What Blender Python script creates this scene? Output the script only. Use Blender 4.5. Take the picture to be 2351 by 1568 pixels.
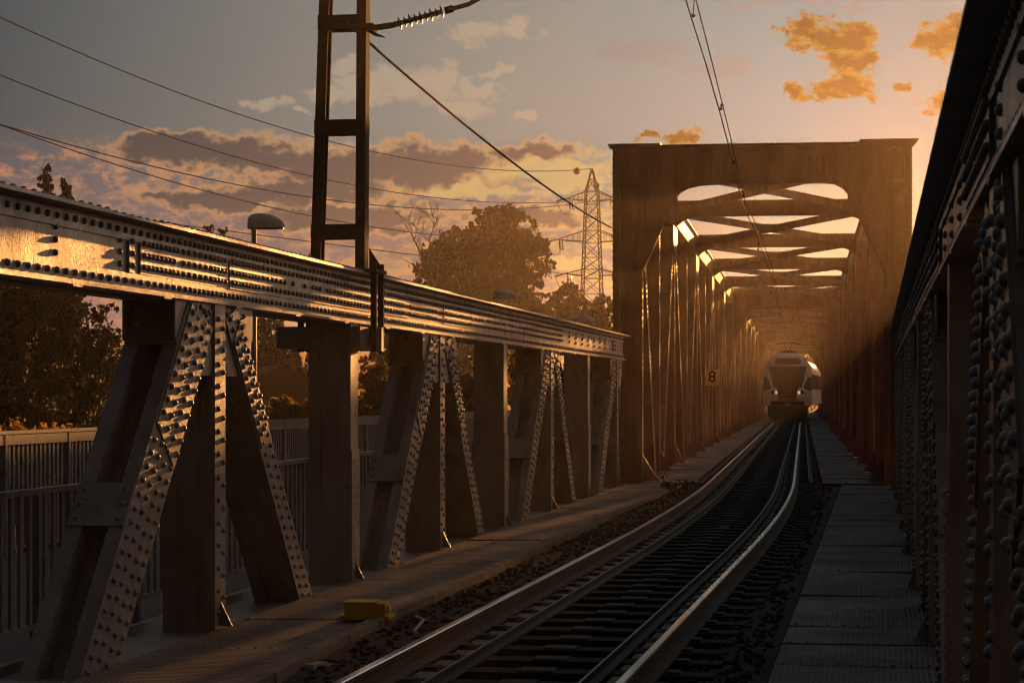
import bpy, math, random
import numpy as np
from mathutils import Vector, Matrix

random.seed(7)
R = math.radians
C = bpy.context.scene.collection
for o in list(bpy.data.objects):
    bpy.data.objects.remove(o)

# ------------------------------------------------------------------ camera, world, sun, exposure
F, CX, HY, EYE = 5050.0, 1175.5, 907.0, 1.55       # focal length in photo pixels, principal x, horizon y, eye height
scn = bpy.context.scene
cam_d = bpy.data.cameras.new("camera")
cam = bpy.data.objects.new("camera", cam_d)
C.objects.link(cam)
cam.location = (0, 0, EYE)
cam.rotation_euler = (R(90), 0, 0)
cam_d.sensor_width = 36
cam_d.lens = 36 * F / 2351.0
cam_d.shift_y = (HY - 784.0) / 2351.0
cam_d.clip_start = 0.1
cam_d.clip_end = 6000
cam_d.dof.use_dof = True
cam_d.dof.focus_distance = 27
cam_d.dof.aperture_fstop = 13.0
scn.camera = cam

SUN_AZ, SUN_EL = R(13.9), R(5.8)
sun_d = bpy.data.lights.new("sun", 'SUN')
sun_d.energy = 5.0
sun_d.angle = R(0.55)
sun_d.color = (1.0, 0.41, 0.10)
sun = bpy.data.objects.new("sun", sun_d)
C.objects.link(sun)
sdir = Vector((math.sin(SUN_AZ) * math.cos(SUN_EL), math.cos(SUN_AZ) * math.cos(SUN_EL), math.sin(SUN_EL)))
sun.rotation_euler = sdir.to_track_quat('Z', 'Y').to_euler()

scn.view_settings.view_transform = 'Standard'
scn.view_settings.look = 'None'
scn.view_settings.exposure = 0.0
scn.view_settings.gamma = 1.0
scn.cycles.filter_width = 1.15
scn.cycles.max_bounces = 6
scn.cycles.diffuse_bounces = 3
scn.cycles.glossy_bounces = 3
scn.cycles.transparent_max_bounces = 8
scn.cycles.sample_clamp_indirect = 4
scn.cycles.caustics_reflective = False
scn.cycles.caustics_refractive = False


def lin(r, g, b):
    f = lambda c: (c / 255 / 12.92) if c / 255 <= .04045 else ((c / 255 + .055) / 1.055) ** 2.4
    return (f(r), f(g), f(b), 1)


def build_world():
    w = bpy.data.worlds.new("World")
    scn.world = w
    w.use_nodes = True
    nt = w.node_tree
    N, L = nt.nodes, nt.links
    N.clear()

    def m(op, a, b=None, c=None, clamp=False):
        n = N.new('ShaderNodeMath'); n.operation = op; n.use_clamp = clamp
        for i, v in enumerate((a, b, c)):
            if v is None: continue
            if isinstance(v, (int, float)): n.inputs[i].default_value = v
            else: L.new(v, n.inputs[i])
        return n.outputs[0]

    def mix(f, a, b):
        n = N.new('ShaderNodeMix'); n.data_type = 'RGBA'
        for sock, v in ((n.inputs[0], f), (n.inputs[6], a), (n.inputs[7], b)):
            if isinstance(v, (int, float)): sock.default_value = v
            elif isinstance(v, tuple): sock.default_value = v
            else: L.new(v, sock)
        return n.outputs[2]

    def ramp(v, stops, interp='LINEAR'):
        n = N.new('ShaderNodeValToRGB'); n.color_ramp.interpolation = interp
        e = n.color_ramp.elements
        while len(e) < len(stops): e.new(.5)
        for i, (p, c) in enumerate(stops):
            e[i].position = p; e[i].color = c
        L.new(v, n.inputs[0])
        return n.outputs[0]

    def sm(v, a, b):
        n = N.new('ShaderNodeMapRange'); n.interpolation_type = 'SMOOTHSTEP'
        n.inputs[1].default_value = a; n.inputs[2].default_value = b
        L.new(v, n.inputs[0])
        return n.outputs[0]

    tc = N.new('ShaderNodeTexCoord')
    sp = N.new('ShaderNodeSeparateXYZ'); L.new(tc.outputs['Generated'], sp.inputs[0])
    az = m('ARCTAN2', sp.outputs[0], sp.outputs[1])          # azimuth from north
    el = m('ARCSINE', sp.outputs[2])                          # elevation
    U = m('MULTIPLY', az, 180 / math.pi)                      # both in degrees
    V = m('MULTIPLY', el, 180 / math.pi)
    cv = N.new('ShaderNodeCombineXYZ'); L.new(U, cv.inputs[0]); L.new(V, cv.inputs[1])
    P0 = cv.outputs[0]
    wn = N.new('ShaderNodeTexNoise'); wn.inputs['Scale'].default_value = 1.5; wn.inputs['Detail'].default_value = 5; wn.inputs['Roughness'].default_value = .5
    L.new(P0, wn.inputs[0])
    w1 = N.new('ShaderNodeVectorMath'); w1.operation = 'SUBTRACT'; L.new(wn.outputs['Color'], w1.inputs[0]); w1.inputs[1].default_value = (.5, .5, .5)
    w2 = N.new('ShaderNodeVectorMath'); w2.operation = 'MULTIPLY'; L.new(w1.outputs[0], w2.inputs[0]); w2.inputs[1].default_value = (1.8, 1.0, 0)
    w3 = N.new('ShaderNodeVectorMath'); w3.operation = 'ADD'; L.new(P0, w3.inputs[0]); L.new(w2.outputs[0], w3.inputs[1])
    P = w3.outputs[0]

    def noise(scale, detail, rough, sx=1., sy=1., off=0., dist=0.):
        mp = N.new('ShaderNodeMapping'); mp.inputs['Scale'].default_value = (sx, sy, 1)
        mp.inputs['Location'].default_value = (off, off * .7, 0)
        L.new(P0, mp.inputs[0])
        n = N.new('ShaderNodeTexNoise'); n.inputs['Scale'].default_value = scale
        n.inputs['Detail'].default_value = detail; n.inputs['Roughness'].default_value = rough
        n.inputs['Distortion'].default_value = dist
        L.new(mp.outputs[0], n.inputs[0])
        return n.outputs[0]

    n_big = noise(.5, 6, .62, 1, 2.0, 3.1)
    n_fine = noise(1.6, 8, .65, 1, 1.7, 11.0, .3)
    n_str = noise(.55, 7, .6, 1, 3.2, 5.0, .4)

    def ell(items, nz, amp):
        out = None
        for (x, y, rx, ry) in items:
            a = math.degrees(math.atan((x - CX) / F)); e = math.degrees(math.atan((HY - y) / F))
            k = math.degrees(1 / F)
            s1 = N.new('ShaderNodeVectorMath'); s1.operation = 'SUBTRACT'; L.new(P, s1.inputs[0]); s1.inputs[1].default_value = (a, e, 0)
            s2 = N.new('ShaderNodeVectorMath'); s2.operation = 'MULTIPLY'; L.new(s1.outputs[0], s2.inputs[0])
            s2.inputs[1].default_value = (1 / (rx * k), 1 / (ry * k), 0)
            s3 = N.new('ShaderNodeVectorMath'); s3.operation = 'LENGTH'; L.new(s2.outputs[0], s3.inputs[0])
            d = m('SUBTRACT', 1.0, s3.outputs['Value'])
            out = d if out is None else m('MAXIMUM', out, d)
        nn = m('MULTIPLY', m('SUBTRACT', nz, .5), amp)
        return m('ADD', out, nn)

    # open sky: grey-mauve left, pale toward the sun
    u01 = m('DIVIDE', m('ADD', U, 20), 40)      # -20..20 deg
    K = lambda r, g, b: (r, g, b, 1)
    high = ramp(u01, [(0., K(.03, .05, .06)), (.17, K(.036, .075, .094)), (.36, K(.125, .175, .182)), (.50, K(.15, .225, .232)),
                      (.68, K(.03, .25, .335)), (.82, K(.06, .24, .30)), (.9, K(.16, .22, .25)), (1., K(.50, .45, .41))])
    low = ramp(u01, [(0., K(.05, .055, .075)), (.17, K(.085, .095, .140)), (.36, K(.075, .09, .128)), (.50, K(.07, .097, .130)),
                     (.59, K(.156, .186, .205)), (.68, K(.14, .31, .29)), (.82, K(.30, .36, .27)), (.9, K(.16, .2, .22)), (1., K(.48, .42, .37))])
    base = mix(sm(V, 4.2, 7.2), low, high)
    # lit altocumulus band
    bandm = m('MULTIPLY', sm(V, 2.0, 3.2), m('SUBTRACT', 1, sm(V, 6.0, 6.9)))
    bandu = m('SUBTRACT', 1, sm(U, 2.6, 4.2))
    lit = m('MULTIPLY', sm(m('ADD', n_fine, m('MULTIPLY', m('SUBTRACT', noise(5., 6, .6, 1, 1.5, 44.), .5), .35)), .41, .68), m('MULTIPLY', m('MULTIPLY', bandm, bandu), sm(n_str, .38, .56)))
    litc = ramp(u01, [(.17, K(.48, .22, .12)), (.45, K(.44, .25, .105)), (.56, K(.42, .33, .11))])
    c1 = mix(lit, base, litc)
    lowl = m('MULTIPLY', sm(noise(1.1, 7, .6, 1, 2.6, 21.), .43, .66), m('MULTIPLY', m('SUBTRACT', 1, sm(V, 3.6, 4.6)), bandu))
    c1 = mix(m('MULTIPLY', lowl, .8), c1, ramp(u01, [(.2, K(.44, .20, .10)), (.5, K(.42, .25, .10)), (.58, K(.42, .36, .13))]))
    # pale puffs
    puffs = ell([(1085, 80, 75, 38), (1180, 68, 60, 28), (800, 152, 40, 22), (850, 205, 130, 46), (930, 190, 80, 42), (1000, 195, 80, 50),
                 (1090, 196, 60, 26), (1070, 240, 70, 32), (620, 243, 52, 20), (690, 268, 30, 12), (1205, 266, 30, 18), (1150, 160, 40, 18), (745, 220, 55, 26)],
                n_fine, 1.9)
    c1 = mix(m('MULTIPLY', sm(puffs, -.05, .55), .8), c1, K(.34, .31, .245))
    # dark slate banks with glowing rims
    dark = ell([(480, 350, 250, 42), (400, 338, 160, 28), (620, 372, 190, 36), (760, 400, 170, 42), (960, 385, 240, 54), (1010, 372, 160, 40),
                (1225, 350, 115, 24), (540, 460, 230, 30), (720, 440, 200, 34), (800, 500, 240, 34), (880, 520, 120, 26), (1210, 500, 170, 24), (430, 458, 110, 18)],
               n_big, .95)
    rimc = ramp(u01, [(.2, K(.48, .24, .13)), (.5, K(.46, .28, .12)), (.6, K(.44, .38, .18))])
    n_w = noise(2.6, 9, .58, 1, 1.6, 31.)
    wisp = m('SUBTRACT', n_w, .5)
    dark = m('ADD', dark, m('MULTIPLY', wisp, 1.0))
    c2 = mix(m('MULTIPLY', sm(dark, -.25, .15), .8), c1, rimc)
    darkc = ramp(u01, [(.2, K(.002, .036, .058)), (.45, K(.0, .042, .072)), (.60, K(.02, .03, .07))])
    c2 = mix(m('MULTIPLY', sm(dark, .0, .46), .97), c2, darkc)
    # yellow sheet right of centre
    yel = ell([(1240, 395, 170, 26), (1320, 420, 110, 30), (1100, 440, 180, 16), (1330, 600, 90, 20), (1390, 560, 60, 14)], n_str, 1.3)
    c2 = mix(m('MULTIPLY', sm(yel, .0, .4), .8), c2, K(.45, .366, .16))
    # orange clouds against the glow
    org = ell([(1900, 92, 120, 34), (1850, 70, 60, 30), (1945, 105, 85, 50), (1955, 160, 70, 60), (1940, 205, 66, 34), (2000, 160, 40, 20), (1790, 85, 18, 18),
               (1845, 212, 34, 20), (2165, 105, 70, 48), (2220, 90, 60, 46), (2072, 208, 22, 13), (2170, 240, 50, 30), (1570, 322, 50, 22), (1480, 322, 24, 10)],
              n_fine, 1.35)
    org = m('ADD', org, m('MULTIPLY', wisp, 1.7))
    c3 = mix(m('MULTIPLY', sm(org, -.14, .34), .97), c2, K(.17, .10, .0))
    c3 = mix(m('MULTIPLY', sm(m('ADD', org, m('MULTIPLY', m('SUBTRACT', n_fine, .5), 1.6)), .1, .75), .95), c3, K(.0, .0, .0))
    gry = ell([(1760, 15, 90, 16), (1880, 8, 50, 18), (1960, 30, 60, 16), (1700, 25, 70, 14), (1660, 160, 90, 40), (1480, 120, 140, 40)], n_fine, 1.5)
    c3 = mix(m('MULTIPLY', sm(gry, .1, .5), .4), c3, K(.10, .16, .19))
    # the unseen rest of the dome
    front = sm(sp.outputs[1], -.12, .35)
    up = sm(V, 12, 45)
    xx = m('ADD', m('MULTIPLY', sp.outputs[0], .5), .5)
    c4 = mix(up, c3, ramp(xx, [(.1, K(.06, .065, .08)), (.5, K(.11, .11, .12)), (.8, K(.30, .28, .26))]))
    side = ramp(xx, [(0., K(.02, .02, .022)), (.5, K(.04, .021, .011)), (.85, K(.04, .024, .015)), (1., K(.12, .10, .085))])
    back = mix(up, side, ramp(xx, [(0., K(.035, .04, .048)), (.5, K(.035, .034, .036)), (1., K(.10, .09, .085))]))
    c5 = mix(front, back, c4)
    c5 = mix(sm(V, -1.5, -.2), lin(20, 16, 12), c5)
    sky = N.new('ShaderNodeTexSky'); sky.sky_type = 'NISHITA'; sky.sun_disc = False
    sky.sun_elevation = SUN_EL; sky.sun_rotation = SUN_AZ
    bg = N.new('ShaderNodeBackground'); bg.inputs[1].default_value = .92; L.new(c5, bg.inputs[0])
    bg2 = N.new('ShaderNodeBackground'); bg2.inputs[1].default_value = .001; L.new(sky.outputs[0], bg2.inputs[0])
    ad = N.new('ShaderNodeAddShader'); L.new(bg.outputs[0], ad.inputs[0]); L.new(bg2.outputs[0], ad.inputs[1])
    o = N.new('ShaderNodeOutputWorld'); L.new(ad.outputs[0], o.inputs[0])


build_world()

# ------------------------------------------------------------------ materials
def mat(name, col, rough=.5, metal=0., spec=.5, col2=None, nscale=4., bump=0., bscale=60., stretch=(1, 1, 1), emit=None, trans=0., thr=(.4, .65), rvar=0., brick=None):
    mt = bpy.data.materials.new(name)
    mt.use_nodes = True
    nt = mt.node_tree; N, L = nt.nodes, nt.links
    b = N['Principled BSDF']
    b.inputs['Base Color'].default_value = (*col, 1)
    b.inputs['Roughness'].default_value = rough
    b.inputs['Metallic'].default_value = metal
    b.inputs['Specular IOR Level'].default_value = spec
    tc = N.new('ShaderNodeTexCoord')
    mp = N.new('ShaderNodeMapping'); mp.inputs['Scale'].default_value = stretch
    L.new(tc.outputs['Object'], mp.inputs[0])
    if col2:
        n = N.new('ShaderNodeTexNoise'); n.inputs['Scale'].default_value = nscale; n.inputs['Detail'].default_value = 8
        n.inputs['Roughness'].default_value = .65
        L.new(mp.outputs[0], n.inputs[0])
        r = N.new('ShaderNodeValToRGB'); r.color_ramp.elements[0].position = thr[0]; r.color_ramp.elements[1].position = thr[1]
        r.color_ramp.elements[0].color = (*col, 1); r.color_ramp.elements[1].color = (*col2, 1)
        L.new(n.outputs[0], r.inputs[0]); L.new(r.outputs[0], b.inputs['Base Color'])
        if rvar:
            mr = N.new('ShaderNodeMapRange'); mr.inputs[1].default_value = .3; mr.inputs[2].default_value = .7
            mr.inputs[3].default_value = rough - rvar; mr.inputs[4].default_value = rough + rvar
            L.new(n.outputs[0], mr.inputs[0]); L.new(mr.outputs[0], b.inputs['Roughness'])
    if bump:
        n2 = N.new('ShaderNodeTexNoise'); n2.inputs['Scale'].default_value = bscale; n2.inputs['Detail'].default_value = 5
        L.new(mp.outputs[0], n2.inputs[0])
        bp = N.new('ShaderNodeBump'); bp.inputs['Strength'].default_value = bump; bp.inputs['Distance'].default_value = .01
        L.new(n2.outputs[0], bp.inputs['Height']); L.new(bp.outputs[0], b.inputs['Normal'])
    if brick:
        w1 = N.new('ShaderNodeTexWave'); w1.bands_direction = 'X'; w1.inputs['Scale'].default_value = brick
        w2 = N.new('ShaderNodeTexWave'); w2.bands_direction = 'Y'; w2.inputs['Scale'].default_value = brick * .55
        mp.inputs['Rotation'].default_value = (0, 0, math.atan(835 / 5050.)); L.new(mp.outputs[0], w1.inputs[0]); L.new(mp.outputs[0], w2.inputs[0])
        mm = N.new('ShaderNodeMath'); mm.operation = 'MULTIPLY'; L.new(w1.outputs[1], mm.inputs[0]); L.new(w2.outputs[1], mm.inputs[1])
        bp = N.new('ShaderNodeBump'); bp.inputs['Strength'].default_value = .9; bp.inputs['Distance'].default_value = .012
        L.new(mm.outputs[0], bp.inputs['Height']); L.new(bp.outputs[0], b.inputs['Normal'])
    if emit:
        b.inputs['Emission Color'].default_value = (*emit[0], 1); b.inputs['Emission Strength'].default_value = emit[1]
    if trans:
        t = N.new('ShaderNodeBsdfTranslucent'); mx = N.new('ShaderNodeMixShader'); mx.inputs[0].default_value = trans
        src = b.inputs['Base Color'].links
        hv = N.new('ShaderNodeHueSaturation'); hv.inputs['Value'].default_value = 3.4 if name == 'painted_sunlit_leaves' else 1.5
        if src: L.new(src[0].from_socket, hv.inputs['Color'])
        else: hv.inputs['Color'].default_value = (*col, 1)
        L.new(hv.outputs[0], t.inputs[0])
        L.new(b.outputs[0], mx.inputs[1]); L.new(t.outputs[0], mx.inputs[2])
        L.new(mx.outputs[0], N['Material Output'].inputs[0])
    return mt


M = {}
M['paint'] = mat('weathered_grey_paint', (.29, .265, .245), .34, 0, .7, (.16, .135, .115), 3.2, .35, 90, (1, 1, .35), rvar=.10)
M['paint_flare_tint'] = mat('weathered_flare_tinted_paint', (.36, .175, .095), .5, 0, .5, (.20, .085, .04), 2.2, .3, 60, (1, 1, .3), rvar=.10)  # weathered steel paint, with the orange flare glow painted into its brown
M['dark_steel'] = mat('dark_green_steel', (.026, .029, .026), .8, 0, .12, (.016, .018, .016), 5, .2)
M['tread'] = mat('rust_and_flare_tread_plate', (.16, .095, .062), .55, .0, .5, (.08, .045, .028), 1.3, rvar=.12, brick=9.)  # rust brown, reddened further to carry painted flare glow
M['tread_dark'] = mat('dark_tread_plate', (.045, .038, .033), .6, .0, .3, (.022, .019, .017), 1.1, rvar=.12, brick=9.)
M['ballast'] = mat('oily_gravel', (.045, .029, .020), .9, 0, .2, (.014, .010, .008), 14, 1., 26)
M['timber'] = mat('creosoted_timber', (.030, .021, .016), .85, 0, .2, (.014, .010, .008), 7, .6, 30, (1, 6, 1))
M['kerb'] = mat('worn_concrete', (.2, .16, .13), .75, 0, .3, (.11, .085, .07), 5, .5)
M['rail_rust'] = mat('rusty_rail_side', (.04, .025, .017), .75, .0, .3, (.025, .016, .011), 9, .3)
M['rail_head'] = mat('polished_rail_head', (.85, .80, .76), .22, 1., .5, (.62, .56, .50), 5, .15, 30, (1, .15, 1), rvar=.06)
M['guard_top'] = mat('worn_guard_rail_top', (.15, .12, .10), .45, .5, .5, (.07, .05, .04), 6, .3)
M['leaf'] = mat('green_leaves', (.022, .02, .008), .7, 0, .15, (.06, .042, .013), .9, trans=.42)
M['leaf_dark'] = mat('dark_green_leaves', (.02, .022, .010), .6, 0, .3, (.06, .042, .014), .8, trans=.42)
M['leaf_sunlit'] = mat('painted_sunlit_leaves', (.15, .095, .02), .6, 0, .3, (.20, .12, .025), 1.4, trans=.6)  # gold of the low sun on the bushes, painted into the leaf colour
M['bark'] = mat('grey_bark', (.14, .11, .09), .85, 0, .2, (.07, .055, .045), 6, .8, 12, (1, 1, .3))
M['lamp_shell'] = mat('pale_lamp_shell', (.55, .56, .56), .45, 0, .5, (.45, .45, .45), 6)
M['lamp_glass'] = mat('dull_lamp_glass', (.12, .11, .10), .2)
M['galv'] = mat('galvanised_rail', (.30, .28, .265), .5, .2, .5, (.18, .165, .155), 6, .2)
M['pylon'] = mat('pylon_steel', (.05, .035, .028), .6, .2)
M['glassy'] = mat('insulator_glass', (.5, .46, .38), .15, 0, .8)
M['ins_dark'] = mat('brown_porcelain', (.045, .03, .025), .25)
M['wire'] = mat('wire', (.025, .02, .017), .85, .0, .15)
M['ball'] = mat('marker_ball_red', (.22, .05, .03), .5)
M['train_white'] = mat('train_white_paint', (.82, .82, .81), .3, 0, .5)
M['train_black'] = mat('train_dark_panel', (.03, .026, .024), .18, 0, .5)
M['train_glass'] = mat('train_glass', (.012, .011, .011), .12, 0, .3)
M['train_under'] = mat('train_underframe', (.022, .02, .018), .7)
M['train_grey'] = mat('train_grey_trim', (.26, .25, .24), .35)
M['headlamp'] = mat('headlamp', (.9, .8, .5), .3, emit=((1., .70, .22), .6))
M['sign'] = mat('orange_sign_enamel', (.95, .55, .07), .45, 0, .5, (.85, .46, .06), 8)
M['black'] = mat('black_paint', (.012, .01, .009), .5)
M['yellow'] = mat('yellow_box_paint', (.66, .40, .04), .5, 0, .4, (.5, .29, .035), 8, .2)
M['scrap'] = mat('pale_litter', (.42, .38, .35), .7)
M['path'] = mat('asphalt_path', (.12, .11, .105), .8, 0, .3, (.08, .075, .07), 6, .4, 80)
M['ground'] = mat('grassy_ground', (.03, .032, .012), .95, 0, .1, (.055, .045, .018), .08, .5, 2)
M['hill'] = mat('distant_hill', (.10, .11, .10), .95, 0, .1, (.07, .085, .06), .02)
M['wall'] = mat('house_wall', (.20, .13, .09), .85, 0, .2, (.15, .095, .065), 2)
M['roof'] = mat('roof_tiles', (.10, .055, .04), .8, 0, .2, (.065, .035, .028), 4, .6, 10, (1, 6, 1))
M['pane'] = mat('window_pane', (.30, .29, .30), .1, 0, .8)
M['brick'] = mat('pier_stone', (.17, .13, .10), .85, 0, .2, (.10, .08, .065), 1.4, .6, 8)


# ------------------------------------------------------------------ mesh helpers
class MB:
    def __init__(s):
        s.v = []; s.f = []; s.mi = []; s.sm = []

    def add(s, vs, fs, mi=0, smooth=False):
        o = len(s.v)
        s.v.extend(vs)
        for f in fs:
            s.f.append(tuple(i + o for i in f)); s.mi.append(mi); s.sm.append(smooth)

    def box(s, x0, x1, y0, y1, z0, z1, mi=0):
        if x0 > x1: x0, x1 = x1, x0
        if y0 > y1: y0, y1 = y1, y0
        if z0 > z1: z0, z1 = z1, z0
        s.add([(x0, y0, z0), (x1, y0, z0), (x1, y1, z0), (x0, y1, z0), (x0, y0, z1), (x1, y0, z1), (x1, y1, z1), (x0, y1, z1)],
              [(0, 3, 2, 1), (4, 5, 6, 7), (0, 1, 5, 4), (1, 2, 6, 5), (2, 3, 7, 6), (3, 0, 4, 7)], mi)

    def obox(s, c, ax, ay, az, hx, hy, hz, mi=0):
        vs = []
        for k in (-1, 1):
            for (i, j) in ((-1, -1), (1, -1), (1, 1), (-1, 1)):
                vs.append(tuple(Vector(c) + ax * (hx * i) + ay * (hy * j) + az * (hz * k)))
        s.add(vs, [(0, 3, 2, 1), (4, 5, 6, 7), (0, 1, 5, 4), (1, 2, 6, 5), (2, 3, 7, 6), (3, 0, 4, 7)], mi)

    def bar(s, p, q, w, h=None, up=(0, 0, 1), mi=0):
        p, q = Vector(p), Vector(q); d = q - p; L = d.length
        if L < 1e-6: return
        d.normalize(); u = Vector(up)
        if abs(d.dot(u)) > .98: u = Vector((0, 1, 0)) if abs(d.y) < .9 else Vector((1, 0, 0))
        sx = d.cross(u).normalized(); uu = sx.cross(d).normalized()
        s.obox((p + q) / 2, sx, d, uu, w / 2, L / 2, (h or w) / 2, mi)

    def tube(s, pts, r, n=8, mi=0, caps=True, smooth=True):
        pts = [Vector(p) for p in pts]
        rr = r if isinstance(r, (list, tuple)) else [r] * len(pts)
        rings = []
        u = None
        for i, p in enumerate(pts):
            d = (pts[min(i + 1, len(pts) - 1)] - pts[max(i - 1, 0)]).normalized()
            if u is None:
                u = Vector((0, 0, 1)) if abs(d.z) < .9 else Vector((1, 0, 0))
            a = d.cross(u).normalized(); b = a.cross(d).normalized(); u = b
            rings.append([tuple(p + (a * math.cos(2 * math.pi * k / n) + b * math.sin(2 * math.pi * k / n)) * rr[i]) for k in range(n)])
        vs = [v for ring in rings for v in ring]
        fs = []
        for i in range(len(pts) - 1):
            for k in range(n):
                k2 = (k + 1) % n
                fs.append((i * n + k, i * n + k2, (i + 1) * n + k2, (i + 1) * n + k))
        if caps:
            fs.append(tuple(range(n))[::-1]); fs.append(tuple((len(pts) - 1) * n + k for k in range(n)))
        s.add(vs, fs, mi, smooth)

    def prism(s, poly, y0, y1, plane='xz', mi=0):
        """poly in (a,b); extruded along the third axis from y0 to y1"""
        def P(a, b, c):
            return {'xz': (a, c, b), 'yz': (c, a, b), 'xy': (a, b, c)}[plane]
        n = len(poly)
        vs = [P(a, b, y0) for a, b in poly] + [P(a, b, y1) for a, b in poly]
        fs = [tuple(range(n)), tuple(range(2 * n - 1, n - 1, -1))]
        for i in range(n):
            j = (i + 1) % n
            fs.append((i, i + n, j + n, j))
        s.add(vs, fs, mi)

    def sphere(s, c, rx, ry, rz, n=14, m=9, mi=0, zmin=-1.):
        vs = []; fs = []
        for i in range(m + 1):
            th = math.pi * i / m
            for k in range(n):
                ph = 2 * math.pi * k / n
                vs.append((c[0] + rx * math.sin(th) * math.cos(ph), c[1] + ry * math.sin(th) * math.sin(ph), c[2] + rz * max(math.cos(th), zmin)))
        for i in range(m):
            for k in range(n):
                k2 = (k + 1) % n
                fs.append((i * n + k, (i + 1) * n + k, (i + 1) * n + k2, i * n + k2))
        s.add(vs, fs, mi, True)

    def rivet(s, p, nrm, r=.021, h=.021, n=8, mi=0):
        p = Vector(p); nn = Vector(nrm)
        u = Vector((0, 0, 1)) if abs(nn.z) < .9 else Vector((1, 0, 0))
        a = nn.cross(u).normalized(); b = nn.cross(a)
        vs = []
        lv = ((1., -.002), (.93, .45 * h), (.68, .8 * h), (.3, h)) if n > 6 else ((1., -.002), (.75, .75 * h), (.3, h))
        for (rr, hh) in lv:
            for k in range(n):
                t = 2 * math.pi * k / n
                vs.append(tuple(p + (a * math.cos(t) + b * math.sin(t)) * (rr * r) + nn * hh))
        fs = []
        for i in range(len(lv) - 1):
            for k in range(n):
                k2 = (k + 1) % n
                fs.append((i * n + k, (i + 1) * n + k, (i + 1) * n + k2, i * n + k2))
        fs.append(tuple((len(lv) - 1) * n + k for k in range(n)))
        s.add(vs, fs, mi, True)

    def build(s, name, m, parent=None, loc=None, fix=True, **tags):
        me = bpy.data.meshes.new(name)
        me.from_pydata(s.v, [], s.f)
        ms = m if isinstance(m, (list, tuple)) else [m]
        for x in ms: me.materials.append(x)
        me.polygons.foreach_set('material_index', s.mi)
        me.polygons.foreach_set('use_smooth', s.sm)
        me.update()
        if fix:
            import bmesh
            b = bmesh.new(); b.from_mesh(me); bmesh.ops.recalc_face_normals(b, faces=b.faces); b.to_mesh(me); b.free()
        o = bpy.data.objects.new(name, me)
        C.objects.link(o)
        if parent: o.parent = parent
        if loc: o.location = loc
        for k, v in tags.items(): o[k] = v
        return o


def empty(name, loc=(0, 0, 0), rz=0., **tags):
    o = bpy.data.objects.new(name, None)
    o.empty_display_size = .3
    C.objects.link(o); o.location = loc; o.rotation_euler = (0, 0, rz)
    for k, v in tags.items(): o[k] = v
    return o


def at(x, y, Y):
    """photo pixel at depth Y -> world point"""
    return Vector(((x - CX) / F * Y, Y, EYE + (HY - y) / F * Y))


A1 = math.atan((2010 - CX) / F)      # heading of the near bridge
A2 = math.atan((1842 - CX) / F)      # heading of the far spans


def W1(t, s, z=0): return Vector((s * math.sin(A1) + t * math.cos(A1), s * math.cos(A1) - t * math.sin(A1), z))
def W2(t, s, z=0): return Vector((s * math.sin(A2) + t * math.cos(A2), s * math.cos(A2) - t * math.sin(A2), z))


# ------------------------------------------------------------------ ground, hills
mb = MB()
n = 60
vs = []; fs = []
for i in range(n + 1):
    for j in range(n + 1):
        x = -700 + 1400 * i / n; y = -300 + 1400 * j / n
        vs.append((x, y, -6 + .5 * math.sin(x * .021) * math.cos(y * .017)))
for i in range(n):
    for j in range(n):
        a = i * (n + 1) + j
        fs.append((a, a + n + 1, a + n + 2, a + 1))
mb.add(vs, fs, 0, True)
mb.build('ground', M['ground'], kind='structure', fix=False)

mb = MB()
vs = []; fs = []
NX, NY = 90, 8
for i in range(NX + 1):
    x = -420 + 840 * i / NX
    ridge = 18 + 7 * math.sin(x * .012 + 1.2) + 4 * math.sin(x * .031) + 1.6 * math.sin(x * .09)
    for j in range(NY + 1):
        k = j / NY
        vs.append((x, 520 + 260 * k, -6 + (ridge + 6) * math.sin(min(1, k * 1.5) * math.pi / 2)))
for i in range(NX):
    for j in range(NY):
        a = i * (NY + 1) + j
        fs.append((a, a + NY + 1, a + NY + 2, a + 1))
mb.add(vs, fs, 0, True)
mb.build('hills', M['hill'], kind='structure', fix=False)

# ------------------------------------------------------------------ near pony truss bridge
near = empty('truss_bridge', (0, 0, 0), -A1, label='low grey riveted girder bridge in the foreground, either side of the curving track',
             category='bridge')
S0, PP = 15.56, 4.2
ZB, ZT = 2.235, 2.665


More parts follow.
